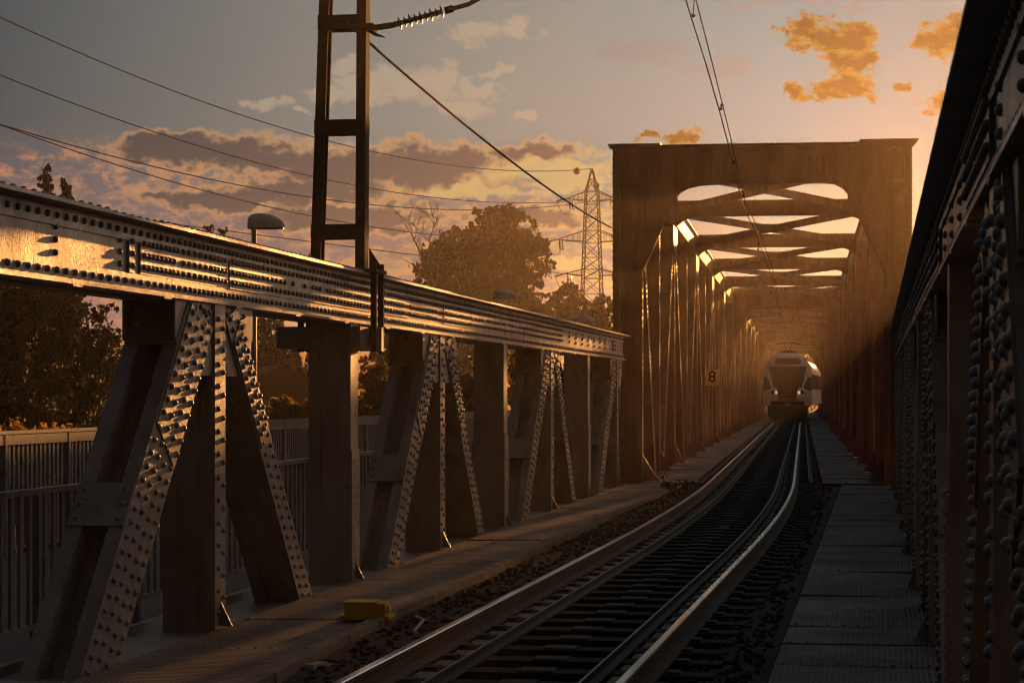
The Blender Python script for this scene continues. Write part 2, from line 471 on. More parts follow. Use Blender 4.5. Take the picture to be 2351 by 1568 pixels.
def member(s0, z0, s1, z1, w, ti, to, cols, pitch, style, zfloor=-.15, stag=0, rn=8, zr_min=-.15, plain=None, zmax=None):
    """a built-up member in the plane of a truss. ti = track side, to = outer side"""
    mb = MB()
    sg = 1 if ti > to else -1
    a = Vector((0, s1 - s0, z1 - z0)); L = a.length; a.normalize()
    nn = Vector((0, -a.z, a.y))
    lat = Vector((1, 0, 0))
    fl = .105
    def seg(ta, tb, w0, w1, l0=0., l1=None):
        l1 = L if l1 is None else l1
        c = Vector((0, s0, z0)) + a * ((l0 + l1) / 2) + nn * ((w0 + w1) / 2) + lat * ((ta + tb) / 2)
        mb.obox(c, lat, a, nn, abs(tb - ta) / 2, (l1 - l0) / 2, abs(w1 - w0) / 2)
    h = w / 2
    seg(ti, ti - sg * fl, -h, h)
    seg(to, to + sg * fl, -h, h)
    if style == 'open':
        seg(ti - sg * fl, to + sg * fl, -h * .25, h * .25)
        k = .30
        while k < L - .3:
            for q in (-1, 1):
                seg(ti - sg * .004, to + sg * .004, q * (h + .001), q * (h + .016), k, k + .36)
                for lq in (.06, .18, .30):
                    for tq in (ti - sg * .05, to + sg * .05):
                        p = Vector((tq, s0, z0)) + a * (k + lq) + nn * (q * (h + .015))
                        mb.rivet(p, nn * q, .02, .018, 7)
            k += 1.62
    else:
        seg(ti - sg * fl, to + sg * fl, -h + .012, h - .012)
        # angle legs: thin raised strip down the middle
        seg(ti - sg * (fl + .03), to + sg * (fl + .03), -h + .006, h - .006)
    # rivets on the track face
    if zmax is not None:
        for i_, v_ in enumerate(mb.v):
            if v_[2] > zmax:
                q_ = Vector(v_) - a * ((v_[2] - zmax) / a.z); mb.v[i_] = tuple(q_)
    rows = int(L / pitch)
    for i in range(rows):
        l = (i + .5) * pitch
        for c, off in enumerate(cols):
            ll = l + (pitch * .38 * (c % 2) if stag else 0) + random.uniform(-.004, .004)
            p = Vector((ti, s0, z0)) + a * ll + nn * off
            if p.z < zr_min or (plain and p.z > plain) or (zmax is not None and p.z > zmax - .03): continue
            mb.rivet(p, (sg, 0, 0), .022, .022, rn)
    return mb


def build_pony(side):
    if side < 0:
        tf, to, sg = -4.775, -5.13, 1
        ks = [-2] + list(range(0, 7))
        smin, smax = 3.0, 41.9
    else:
        tf, to, sg = .40, .78, -1
        ks = list(range(-3, 7))
        smin, smax = -1.0, 41.9
    # top chord
    mb = MB()
    mb.box(tf, tf - sg * .045, smin, smax, ZB + .002, ZT - .002)
    mb.box(to, to + sg * .045, smin, smax, ZB + .002, ZT - .002)
    # bottom angle, top angle
    mb.box(tf - sg * .002, tf + sg * .014, smin, smax, ZB, ZB + .105)
    mb.box(tf - sg * .002, tf + sg * .014, smin, smax, ZT - .115, ZT)
    # flange plates
    mb.box(tf + sg * .145, to - sg * .145, smin - .01, smax + .03, ZT, ZT + .016)
    for (a, b) in ((smin, 13.0), (14.0, 24.0), (26.5, 36.0)):
        mb.box(tf + sg * .135, to - sg * .135, a, b, ZT + .016, ZT + .026)
    mb.box(tf + sg * .06, tf - sg * .12, smin - .01, smax + .01, ZB - .022, ZB)
    mb.box(to - sg * .06, to + sg * .12, smin - .01, smax + .01, ZB - .022, ZB)
    mb.box(tf - sg * .125, to + sg * .125, smin, smax, ZB + .02, ZB + .03)
    # splice plates with rows of rivets
    edges = [3.2, 7.5, 10.4] if side < 0 else [.5, 4.6, 7.3, 9.0, 11.8]
    plates = [(13.85, 15.83), (15.85, 22.2), (22.22, 24.1), (24.12, 31.1), (31.12, 33.6)]
    if side > 0: plates = [(2.1, 4.3), (7.6, 9.6)] + plates
    for i, (a, b) in enumerate(plates):
        th = .016 + .006 * (i % 2)
        mb.box(tf - sg * .002, tf + sg * th, a, b, ZB + .108, ZT - .118)
        s = a + .06
        rows = (ZB + .155, ZB + .232, ZB + .31)
        while s < b - .03:
            dense = (s - a < .75) or (b - s < .5)
            for zi, z in enumerate(rows):
                if not dense and zi == 1 and random.random() < .12: continue
                mb.rivet((tf + sg * th, s + random.uniform(-.004, .004), z), (sg, 0, 0), .022, .023, 9)
            s += .088 if dense else .128
    # plain zones: vertical stiffener rivets
    s = smin + .4
    while s < smax - .1:
        if not any(a - .1 < s < b + .1 for a, b in plates):
            for z in (ZB + .155, ZB + .232, ZB + .31):
                mb.rivet((tf, s, z), (sg, 0, 0), .022, .022, 9)
        s += 1.12 if s < 33 else .78
    # vertical edge of an angle by the first plate and at the end
    for s in (13.62, 40.2):
        mb.box(tf - sg * .002, tf + sg * .02, s, s + .10, ZB + .108, ZT - .118)
        for z in (ZB + .155, ZB + .232, ZB + .31):
            mb.rivet((tf + sg * .02, s + .05, z), (sg, 0, 0), .022, .022, 9)
    s = smin + .05
    while s < smax:
        near_d = s < 14
        mb.rivet((tf + sg * .014, s, ZB + .052), (sg, 0, 0), .022, .023, 9)
        mb.rivet((tf + sg * .014, s, ZT - .055), (sg, 0, 0), .022, .023, 9)
        mb.rivet((tf + sg * .11, s, ZT + (.026 if s < 13 or 14 < s < 24 or 26.5 < s < 36 else .016)), (0, 0, 1), .022, .018, 7)
        s += .15 if near_d else (.105 if (int(s / 2.1) % 2) else .132)
    # lumps under the bottom flange
    s = smin + 1
    while s < smax:
        mb.box(tf + sg * .06, tf - sg * .02, s, s + .16, ZB - .036, ZB - .022)
        s += 1.7
    mb.build('top_chord', M['paint'], near)
    # bottom chord
    mb = MB()
    mb.box(tf, to, smin, smax, -2.35, -1.95)
    mb.build('bottom_chord', M['paint'], near)
    for k in ks:
        s = S0 + PP * k
        acen = (k % 2 == 0)
        # post
        po = member(s, -2.0, s, ZB - .024, .26 if acen else .28, tf + sg * .036, to - sg * .004, (-.058, .058), .165, 'closed', stag=1,
                    plain=(1.05 if not acen else None))
        if not acen:
            # cover strip below mid height
            po.box(tf + sg * .0365, tf + sg * .05, s - .15, s + .15, -2., 1.05)
        # foot gusset
        po.prism([(tf + sg * .03, -.14), (tf + sg * .13, -.14), (tf + sg * .03, .06)], s - .008, s + .008, 'xz')
        po.build('post', M['paint'], near)
        if acen:
            # gusset plate in the plane of the truss
            g = MB()
            g.prism([(s - .98, ZB - .024), (s + .92, ZB - .024), (s + .92, 1.98), (s + .60, 1.69), (s - .60, 1.69), (s - .98, 1.95)],
                    tf - sg * .002, tf + sg * .014, 'yz')
            for q in range(-7, 8):
                for zz in (ZB - .09, ZB - .17):
                    if abs(q) % 3 != 1: g.rivet((tf + sg * .014, s + q * .11, zz + random.uniform(-.01, .01)), (sg, 0, 0), .022, .022, 8)
            g.build('gusset_plate', M['paint'], near)
            g = MB()
            g.prism([(s - .98, ZB - .024), (s + .92, ZB - .024), (s + .92, 1.98), (s + .60, 1.69), (s - .60, 1.69), (s - .98, 1.95)],
                    to + sg * .002, to - sg * .014, 'yz')
            g.build('gusset_plate', M['paint'], near)
            # near leg (down toward the viewer) and far leg
            wl = .52 if k <= 0 else .40
            hx = 2.2
            for q, w, cols, st, dt in ((-1, wl, (-.19, -.065, .065, .19) if wl > .5 else (-.12, 0, .12), 'open', .028),
                                       (1, .30, (-.075, .075), 'closed', .032)):
                if q > 0 and k == 6: continue
                s_top = s + q * (.34 if q < 0 else .26); z_top = ZB - .024
                s_bot = s + q * PP; z_bot = -2.0
                dgm = member(s_top, z_top, s_bot, z_bot, w, tf + sg * dt, to - sg * (dt - .026), cols, .118, st, stag=1, zmax=ZB - .024)
                # lower reinforcing strip with an angled joint line
                dgm.build('diagonal', M['paint'], near)
                # overlay plate near the top of the leg
                a = Vector((0, s_bot - s_top, z_bot - z_top)).normalized(); nn = Vector((0, -a.z, a.y))
                ov = MB()
                ov.obox(Vector((tf + sg * (dt + .006), s_top, z_top)) + a * .80, Vector((1, 0, 0)), a, nn, .007, .56, w / 2 - .02)
                for i in range(9):
                    for c in range(4 if w > .35 else 3):
                        off = (c - (1.5 if w > .35 else 1)) * (w - .12) / (3 if w > .35 else 2)
                        p = Vector((tf + sg * (dt + .013), s_top, z_top)) + a * (.29 + i * .118 + .03 * (c % 2)) + nn * off
                        ov.rivet(p, (sg, 0, 0), .023, .024, 9)
                ov.build('splice_plate', M['paint'], near)


build_pony(-1)
build_pony(1)
# bracket below the chord at the catenary mast and cross beams
mb = MB()
mb.box(-5.45, -4.66, 19.66, 20.06, 1.98, 2.18)
mb.box(-5.40, -4.54, 20.02, 20.10, 1.96, 2.18)
mb.build('bracket', M['paint'], near)
for k in range(-3, 7):
    mb = MB()
    s = S0 + PP * k
    mb.box(-4.76, .42, s - .02, s + .02, -1.3, -.42)
    mb.box(-4.76, .42, s - .15, s + .15, -.42, -.40)
    mb.box(-4.76, .42, s - .15, s + .15, -1.32, -1.3)
    mb.build('floor_beam', M['paint'], near)
for t in (-2.9, -1.4):
    mb = MB()
    mb.box(t - .15, t + .15, -1, 42, -.39, -.36); mb.box(t - .02, t + .02, -1, 42, -.9, -.39)
    mb.build('stringer', M['paint'], near)

# ------------------------------------------------------------------ far through-truss spans
TL0, TL1 = -3.70, -3.12
TR0, TR1 = 1.57, 2.10
ZP = 6.42


def span(s0, npan, label, rivets, first=True):
    b = empty('truss_bridge', W2(0, s0), -A2, label=label, category='bridge', group='tall through truss spans beyond the portal')
    L = npan * 5.85
    m = M['paint_flare_tint']
    rn = 6
    # portal frames at both ends
    for e, s in enumerate((0, L)):
        mb = MB()
        fr = 1 if e == 0 else -1
        zo = 3.97
        arch = [(TL1, zo), (-2.46, 5.42), (-2.37, 5.53), (-2.22, 5.61), (-2.0, 5.66), (-1.7, 5.68), (.40, 5.68), (.62, 5.66), (.78, 5.58), (.89, 5.45), (1.51, 4.06), (TR0, 3.97)]
        # plate: quads between the arch and the top
        for i in range(len(arch) - 1):
            (a0, z0), (a1, z1) = arch[i], arch[i + 1]
            mb.prism([(a0, z0), (a1, z1), (a1, ZP - .02), (a0, ZP - .02)], s - fr * .0, s + fr * .03, 'xz')
            mb.bar((a0, s + fr * .02, z0), (a1, s + fr * .02, z1), .22, .02, up=(0, 0, 1) if abs(a1 - a0) > .1 else (1, 0, 0))
        # top flange with cap ends
        mb.box(TL0 - .06, TR1 + .06, s - .18, s + .18, ZP - .02, ZP + .02)
        mb.prism([(TL0 - .10, ZP + .05), (TL0 + .0, ZP - .05), (TL0 + .95, ZP - .0), (TL0 + .95, ZP + .05)], s - .2, s + .2, 'xz')
        mb.prism([(TR1 + .14, ZP + .07), (TR1 - .0, ZP - .10), (TR1 - 1.0, ZP - .0), (TR1 - 1.0, ZP + .07)], s - .2, s + .2, 'xz')
        if rivets:
            f = s - fr * .0
            for (pa, pb) in ((-1.9, -1.5), (.15, .55)):
                mb.box(pa - .04, pb + .04, f, f - fr * .012, 5.82, 6.24)
                for i in range(4):
                    for j in range(6):
                        mb.rivet((pa + i * .13, f - fr * .012, 5.87 + j * .065), (0, -fr, 0), .024, .032, rn)
            mb.box(TL1, TR0, f, f - fr * .014, ZP - .14, ZP - .021)
            for xx in (TL1 + .02, TL1 + .62, -.72, TR0 - .70, TR0 - .10):
                mb.box(xx, xx + .075, f, f - fr * .018, 5.70 if TL1 + .7 < xx < TR0 - .8 else 5.0, ZP - .141)
                zz = 5.74 if TL1 + .7 < xx < TR0 - .8 else 5.05
                while zz < ZP - .17:
                    mb.rivet((xx + .037, f - fr * .018, zz), (0, -fr, 0), .022, .026, rn); zz += .115
            for i in range(len(arch) - 1):
                (a0, z0), (a1, z1) = arch[i], arch[i + 1]
                L_ = math.hypot(a1 - a0, z1 - z0); q = .08
                while q < L_:
                    mb.rivet((a0 + (a1 - a0) * q / L_, f, z0 + (z1 - z0) * q / L_ + .10 + (.04 if abs(z1 - z0) > .5 else 0)), (0, -fr, 0), .022, .026, rn); q += .13
            x = TL1
            while x < TR0:
                if x > -2.1 and x < .7: mb.rivet((x, f, 5.75), (0, -fr, 0), .018, .018, rn)
                mb.rivet((x, f - fr * .014, ZP - .08), (0, -fr, 0), .018, .018, rn)
                mb.rivet((x, s + fr * -.12, ZP + .02), (0, 0, 1), .022, .02, rn)
                x += .115
            for (x, q) in ((TL1 + .08, 1), (TR0 - .08, -1)):
                for j in range(6):
                    for i in range(5):
                        mb.rivet((x + q * i * .09, f, 4.45 + j * .11 + (i % 2) * .03 + i * .12), (0, -fr, 0), .018, .018, rn)
        mb.build('portal_beam', m, b)
        for (x0, x1) in ((TL0, TL1), (TR0, TR1)):
            mb = MB()
            z0 = -2.0
            mb.box(x0, x0 + .13, s - .02 * fr, s + fr * .34, z0, ZP - .021)
            mb.box(x1 - .13, x1, s - .02 * fr, s + fr * .34, z0, ZP - .021)
            mb.box(x0 + .13, x1 - .13, s + fr * .27, s + fr * .31, z0, ZP - .021)
            inner = x1 if x0 < 0 else x0
            isg = 1 if x0 < 0 else -1
            mb.prism([(inner, -.14), (inner + isg * .3, -.14), (inner, .35)], s + fr * .30, s + fr * .32, 'xz')
            if rivets:
                z = -.1
                while z < ZP - .1:
                    for xx, sg in ((x0, -1), (x1, 1)):
                        mb.rivet((xx, s + fr * .08, z), (sg, 0, 0), .024, .022, rn)
                        if sg == isg: mb.rivet((xx, s + fr * .24, z + .05), (sg, 0, 0), .024, .022, rn)
                    mb.rivet((x0 + .06, s - fr * .02, z + .03), (0, -fr, 0), .02, .02, rn)
                    mb.rivet((x1 - .06, s - fr * .02, z + .03), (0, -fr, 0), .02, .02, rn)
                    z += .14
            mb.build('portal_post', m, b)
    # side trusses
    for (ti, to, sg) in ((TL1 - .03, TL0 + .10, 1), (TR0 + .03, TR1 - .06, -1)):
        mb = MB()
        mb.box(ti, ti - sg * .04, .36, L - .36, 5.78, 6.30); mb.box(to, to + sg * .04, .36, L - .36, 5.78, 6.30)
        mb.box(ti + sg * .06, to - sg * .06, .36, L - .36, 6.30, 6.33)
        mb.box(ti + sg * .05, ti - sg * .10, .36, L - .36, 5.755, 5.78)
        mb.box(to - sg * .05, to + sg * .10, .36, L - .36, 5.755, 5.78)
        s = 1.2
        while s < L - 1:       # batten plates under the chord
            mb.box(ti - sg * .09, to + sg * .09, s, s + .32, 5.735, 5.754)
            s += .55 if s < 20 else 1.1
        if rivets:
            s = .5
            while s < min(L, 30):
                mb.rivet((ti, s, 5.85), (sg, 0, 0), .024, .022, rn); mb.rivet((ti, s, 6.22), (sg, 0, 0), .024, .022, rn)
                s += .15
        mb.build('top_chord', m, b)
        mb = MB(); mb.box(ti, to, 0, L, -2.4, -1.95); mb.build('bottom_chord', m, b)
        for k in range(1, npan):
            s = 5.85 * k
            rv = rivets and k < 5
            po = member(s, -2., s, 5.75, .22, ti, to, (-.055, .055) if rv else (), .15, 'closed', rn=6, stag=1)
            po.prism([(ti, -.14), (ti + sg * .28, -.14), (ti, .34)], s - .01, s + .01, 'xz')
            po.build('post', m, b)
        for k in range(0, npan, 2):
            s = 5.85 * k
            rv = rivets and k < 6
            for (sa, sb) in ((s + .25, s + 5.85), (s + 11.7 - .25, s + 5.85)):
                if sa > L: continue
                dg = member(sa, 5.75, sb, -2.0, .34 if sb > sa else .30, ti - sg * .003, to + sg * .003, (-.11, .0, .11) if rv else (), .125, 'open' if sb < sa else 'closed', rn=6, stag=1)
                dg.build('diagonal', m, b)
        for k in range(0, npan + 1, 2):
            s = 5.85 * k
            g = MB()
            a0, a1 = (s - .9 if k else s + .36), (s + .9 if k < npan else s - .36)
            g.prism([(a0, 5.75), (a1, 5.75), (a1, 5.4), (s + (.5 if k < npan else -.36), 5.1), (s - (.5 if k else -.36), 5.1), (a0, 5.4)], ti + sg * .004, ti + sg * .018, 'yz')
            g.build('gusset_plate', m, b)
    # cross struts and lateral bracing
    for k in range(2, npan, 2):
        s = 5.85 * k
        mb = MB()
        a, c = TL1 - .03, TR0 + .03
        lo = [(a, 5.72), (a + .22, 5.90), (a + .45, 5.99), (a + 2.3, 6.0), (c - .45, 5.99), (c - .22, 5.90), (c, 5.72)]
        for i in range(6):
            (x0, z0), (x1, z1) = lo[i], lo[i + 1]
            mb.prism([(x0, z0), (x1, z1), (x1, 6.36), (x0, 6.36)], s - .012, s + .012, 'xz')
            mb.bar((x0, s, z0), (x1, s, z1), .18, .016)
        mb.box(a, c, s - .10, s + .10, 6.36, 6.38)
        mb.build('cross_strut', m, b)
    for k in range(0, npan - 1, 2):
        s = 5.85 * k
        for (xa, xb, dz) in ((TL1, TR0, 0), (TR0, TL1, .025)):
            mb = MB()
            pa = Vector((xa, s + .25, 6.17 + dz)); pb = Vector((xb, s + 11.45, 6.17 + dz))
            mb.bar(pa, pb, .16, .014)
            mb.bar(pa - Vector((0, 0, .09)), pb - Vector((0, 0, .09)), .014, .165)
            mb.build('brace', m, b)
        mb = MB(); mb.box((TL1 + TR0) / 2 - .35, (TL1 + TR0) / 2 + .35, s + 5.5, s + 6.2, 6.2, 6.215); mb.build('brace_plate', m, b)
    for k in range(npan + 1):
        s = 5.85 * k
        mb = MB()
        mb.box(TL1, TR0, s - .02, s + .02, -1.3, -.42); mb.box(TL1, TR0, s - .14, s + .14, -.42, -.40)
        mb.build('floor_beam', m, b)
    return b


span(43.2, 10, 'tall flare-tinted riveted truss bridge with the big portal frame, nearest behind the low girders', True)
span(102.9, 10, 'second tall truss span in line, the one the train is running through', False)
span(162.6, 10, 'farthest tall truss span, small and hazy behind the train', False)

# stone piers under the joints
for (t0, t1, s, fW, lab) in ((-5.4, 2.6, 42.4, W2, 'stone pier under the joint between low girders and tall portal'),
                             (-4.2, 2.6, 102.3, W2, 'stone pier under the joint between first and second tall spans'),
                             (-4.2, 2.6, 162.0, W2, 'stone pier under the joint between second and farthest tall spans')):
    mb = MB()
    mb.box(t0, t1, -.9, .9, -7, -2.7); mb.box(t0 - .15, t1 + .15, -1.05, 1.05, -2.7, -2.42)
    e = mb.build('bridge_pier', M['brick'], None, label=lab, category='pier', group='piers under the bridge joints')
    e.location = fW(0, s); e.rotation_euler = (0, 0, -A2)

# ------------------------------------------------------------------ track alignment
def slope(Y): return .176 if Y < 22 else (.1323 if Y > 40 else .176 + (.1323 - .176) * (Y - 22) / 18)


XC = {}
_y = 0.; _x = -.19 - .176 * 11.84
_tab = []
while _y < 240:
    _tab.append((_y, _x)); _x += slope(_y + .05) * .1; _y += .1


def xc(Y):
    i = min(len(_tab) - 2, max(0, int(Y * 10))); a, b = _tab[i], _tab[i + 1]
    return a[1] + (b[1] - a[1]) * (Y - a[0]) / .1


def tp(Y, off=0, z=0):
    sl = slope(Y); c = math.cos(math.atan(sl)); s = math.sin(math.atan(sl))
    return Vector((xc(Y) + off * c, Y - off * s, z))


def sweep(mb, prof, off, ys, mi_top=None):
    """sweep a closed (a,z) profile along the track; last profile points listed in mi_top use material 1"""
    n = len(prof); vs = []
    for Y in ys:
        for (a, z) in prof: vs.append(tuple(tp(Y, off + a, z)))
    for i in range(len(ys) - 1):
        for k in range(n):
            k2 = (k + 1) % n
            mb.add([], [], 0)
            mb.f.append((i * n + k + len(mb.v), i * n + k2 + len(mb.v), (i + 1) * n + k2 + len(mb.v), (i + 1) * n + k + len(mb.v)))
            mb.mi.append(1 if (mi_top and k in mi_top) else 0); mb.sm.append(False)
    b0 = len(mb.v)
    mb.f.append(tuple(b0 + k for k in range(n))[::-1]); mb.mi.append(0); mb.sm.append(False)
    mb.f.append(tuple(b0 + (len(ys) - 1) * n + k for k in range(n))); mb.mi.append(0); mb.sm.append(False)
    mb.v.extend(vs)


track = empty('railway_track', (0, 0, 0), 0, label='single railway track curving away onto the bridge under the train', category='track')
ys = [2 + .75 * i for i in range(int(52 / .75))] + [54 + 4 * i for i in range(42)]
prof = [(-.07, -.15), (-.07, -.135), (-.01, -.115), (-.01, -.045), (-.027, -.03), (-.028, -.006), (-.021, 0), (.021, 0), (.028, -.006), (.027, -.03), (.01, -.045), (.01, -.115), (.07, -.135), (.07, -.15)]
for off in (-.7525, .7525):
    mb = MB(); sweep(mb, prof, off, ys, (5, 6, 7)); mb.build('rail', [M['rail_rust'], M['rail_head']], track)
gp = [(-.06, -.15), (-.06, -.138), (-.006, -.13), (-.006, -.095), (-.008, -.093), (-.008, -.088), (.008, -.088), (.008, -.093), (.006, -.095), (.008, -.13), (.06, -.138), (.06, -.15)]
for off in (-.44, .44):
    mb = MB(); sweep(mb, gp, off, [2 + .75 * i for i in range(int(40 / .75))] + ys[int(42 / .75):], (5,)); mb.build('guard_rail', [M['rail_rust'], M['guard_top']], track)
mbf = MB()
for side in (-1, 1):          # thin outer guard angles on the tall bridge
    mb = MB(); sweep(mb, [(-.04, -.15), (-.04, -.06), (-.03, -.06), (-.03, -.14), (.05, -.14), (.05, -.15)], side * 1.06, [Y for Y in ys if Y > 42], (1,))
    mb.build('guard_angle', [M['rail_rust'], M['galv']], track)
stuff = MB()
for i in range(215):
    Y = 4 + .6 * i
    sl = math.atan(slope(Y)); c = tp(Y, random.uniform(-.03, .03), -.235)
    ax = Vector((math.cos(sl), -math.sin(sl), 0)); ay = Vector((math.sin(sl), math.cos(sl), 0)); az = Vector((0, 0, 1))
    mb = MB() if i < 98 else stuff
    mb.obox(c, ax, ay, az, 1.12, .12, .0849)
    for off in (-.7525, .7525):       # sole plates with screws
        for q in (-1, 1):
            mb.obox(c + ax * (off + q * .115) + az * .093, ax, ay, az, .04, .07, .009, 1)
    mb.obox(c + ax * .02 + ay * .02 + az * .089, ax, ay, az, .11, .10, .0045, 1)
    if i < 98: mb.build('sleeper', [M['timber'], M['rail_rust']], track)
stuff.build('sleeper', [M['timber'], M['rail_rust']], track, kind='stuff')
mb = MB()
for i in range(98):       # walkway planks between the rails
    Y = 4.3 + .6 * i
    sl = math.atan(slope(Y)); ax = Vector((math.cos(sl), -math.sin(sl), 0)); ay = Vector((math.sin(sl), math.cos(sl), 0)); az = Vector((0, 0, 1))
    for off in (-.60, .60):
        mb.obox(tp(Y, off, -.165 + random.uniform(-.004, .004)), ax, ay, az, .075, .16, .01)
mb.build('timber_block', M['kerb'], track, kind='stuff')

# ------------------------------------------------------------------ decks, walkways, kerb
def sheet(name, pts, m, z0, z1, **tags):
    mb = MB(); mb.prism([(p[0], p[1]) for p in pts], z0, z1, 'xy'); return mb.build(name, m, None, **tags)


KX = [(-1.5, -3.9), (5, -2.78), (9, -2.12), (12.6, -1.535), (17.2, -.90), (20.8, -.27), (28.3, .95), (34, 1.88), (39.5, 2.835), (42.0, 3.22)]


def kx(Y):
    for (a, b), (c, d) in zip(KX, KX[1:]):
        if Y <= c: return b + (d - b) * (Y - a) / (c - a)
    return KX[-1][1]


dk = [(kx(Y), Y) for Y in np.arange(0, 42.01, 1.5)]
sheet('ballast', dk[::-1] + [tuple(W1(-.66, -1)[:2]), tuple(W1(-.66, 42.6)[:2])], M['ballast'], -.36, -.235, kind='structure')
for side in (-1, 1):          # gravel shoulders outside the rails
    mb = MB(); vs = []
    Ys = np.arange(2, 42.1, .8)
    for Y in Ys:
        a = tp(Y, side * .93)
        b = Vector((kx(Y) + .055, Y, 0)) if side < 0 else W1(-.64, Y)
        for f in (0, .25, .5, .75, 1.):
            p = a.lerp(Vector((b.x, b.y, 0)), f)
            vs.append((p.x, p.y, -.172 + random.uniform(-.012, .012) - (.05 if f == 0 else 0)))
    fs = [(i * 5 + k, (i + 1) * 5 + k, (i + 1) * 5 + k + 1, i * 5 + k + 1) for i in range(len(Ys) - 1) for k in range(4)]
    mb.add(vs, fs, 0, True); mb.build('ballast_shoulder', M['ballast'], None, kind='structure', fix=False)
mb = MB(); mb.box(-1.98, .36, 42.7, 225, -.36, -.30)
o = mb.build('bridge_deck', M['ballast'], None, kind='structure'); o.rotation_euler = (0, 0, -A2)
# scattered stones
mb = MB()
for i in range(9000):
    Y = 8 + 33 * random.random() ** 1.4
    a, b = kx(Y) + .1, W1(-.7, Y)[0]
    x = random.uniform(a, b); r = random.uniform(.008, .024)
    q = Matrix.Rotation(random.random() * 6, 3, 'Z') @ Matrix.Rotation(random.random() * 2, 3, 'X')
    cc = xc(Y); zz = -.172 if abs(x - cc) > .95 else -.235
    mb.obox((x, Y, zz + r * .35), q.col[0].copy(), q.col[1].copy(), q.col[2].copy(), r, r * .8, r * .6)
mb.build('gravel', M['ballast'], None, kind='stuff', fix=False)


def plates(name, m, quadf, s0, s1, step, z, **tags):
    mb = MB(); s = s0
    while s < s1:
        e = min(s + step * random.uniform(.92, 1.08), s1)
        dz = random.uniform(-.006, .006)
        a, b, c, d = quadf(s + .008, e - .008)
        dd = [random.uniform(-.006, .006) for _ in range(4)]
        top = [(p[0], p[1], z + dz + q) for p, q in zip((a, b, c, d), dd)]
        bot = [(p[0], p[1], z - .05) for p in (a, b, c, d)]
        mb.add(top + bot, [(0, 1, 2, 3), (7, 6, 5, 4), (0, 4, 5, 1), (1, 5, 6, 2), (2, 6, 7, 3), (3, 7, 4, 0)])
        # countersunk fixings
        if s < 45:
            for k in range(9):
                f = (k + .5) / 9
                p = a.lerp(b, f)
                mb.rivet((p[0], p[1] + .04, z + dz + .003), (0, 0, 1), .014, .007, 6)
        s = e
    return mb.build(name, m, None, **tags)


def q_right(a, b): return W1(-.63, a), W1(.40, a), W1(.40, b), W1(-.63, b)
def q_rmain(a, b): return W2(.39, a), W2(1.56, a), W2(1.56, b), W2(.39, b)
def q_lmain(a, b): return W2(-3.11, a), W2(-1.98, a), W2(-1.98, b), W2(-3.11, b)


def q_left(a, b):
    pa, pb = W1(-4.74, a), W1(-4.74, b)
    return pa, Vector((kx(pa.y) - .09, pa.y - .05, 0)), Vector((kx(pb.y) - .09, pb.y - .05, 0)), pb


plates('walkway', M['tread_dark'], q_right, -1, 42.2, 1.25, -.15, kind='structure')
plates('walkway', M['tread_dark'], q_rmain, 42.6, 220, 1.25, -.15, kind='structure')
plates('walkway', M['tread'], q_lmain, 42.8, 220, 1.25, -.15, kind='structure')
plates('walkway', M['tread'], q_left, 1.0, 42.5, 1.9, -.15, kind='structure')
# outer strip between truss and footpath railing
mb = MB()
mb.box(-5.30, -4.76, 1, 44, -.28, -.18); mb.box(-5.36, -5.30, 1, 44, -.32, -.12)
o = mb.build('walkway_ledge', M['galv'], None, kind='structure'); o.rotation_euler = (0, 0, -A1)
mb = MB(); mb.box(-10.45, -5.62, -4, 90, -.62, -.40)
o = mb.build('footpath', M['path'], None, kind='structure'); o.rotation_euler = (0, 0, -A1)
# kerb stones
mb = MB()
Y = 3.
while Y < 38:
    e = Y + random.uniform(.9, 1.1)
    p, q = Vector((kx(Y + .006), Y + .006, 0)), Vector((kx(e - .006), e - .006, 0))
    d = (q - p).normalized(); nn = Vector((-d.y, d.x, 0))
    c = (p + q) / 2 + Vector((random.uniform(-.006, .006), 0, -.20 + random.uniform(-.006, .006)))
    mb.obox(c, nn, d, Vector((0, 0, 1)), .05, (q - p).length / 2, .09)
    Y = e
mb.build('kerb', M['kerb'], None, kind='structure')

# ------------------------------------------------------------------ railings of the footpath
def railing(t, z0, z1, s0, s1, gap, wbar, label, dark=False):
    e = empty('railing', (0, 0, 0), -A1, label=label, category='railing')
    m = M['galv']
    mb = MB(); mb.box(t - .04, t + .04, s0, s1, z1 - .04, z1); mb.build('handrail', m, e)
    mb = MB(); mb.box(t - .02, t + .02, s0, s1, z0 + .06, z0 + .10); mb.build('bottom_rail', m, e)
    if z1 > 1.05:
        mb = MB(); mb.box(t - .03, t + .03, s0, s1, z1 - .17, z1 - .041); mb.build('fascia_board', m, e)
    s = s0
    while s < s1 - .1:
        mb = MB(); mb.box(t - .035, t + .035, s - .03, s + .03, z0 - .3, z1 - .041); mb.build('post', m, e)
        mb = MB(); b = s + gap
        while b < s + 2.1 - gap * .5:
            mb.box(t - .012, t + .012, b - wbar / 2, b + wbar / 2, z0 + .101, z1 - .042); b += gap
        mb.build('baluster_panel', m, e)
        s += 2.1
    return e


railing(-5.78, -.14, .90, 2, 46, .165, .052, 'dark vertical-bar railing close behind the left girder posts')
railing(-10.3, -.38, 1.12, 4, 71, .145, .06, 'pale slatted parapet on the far side of the footpath, in front of the trees')

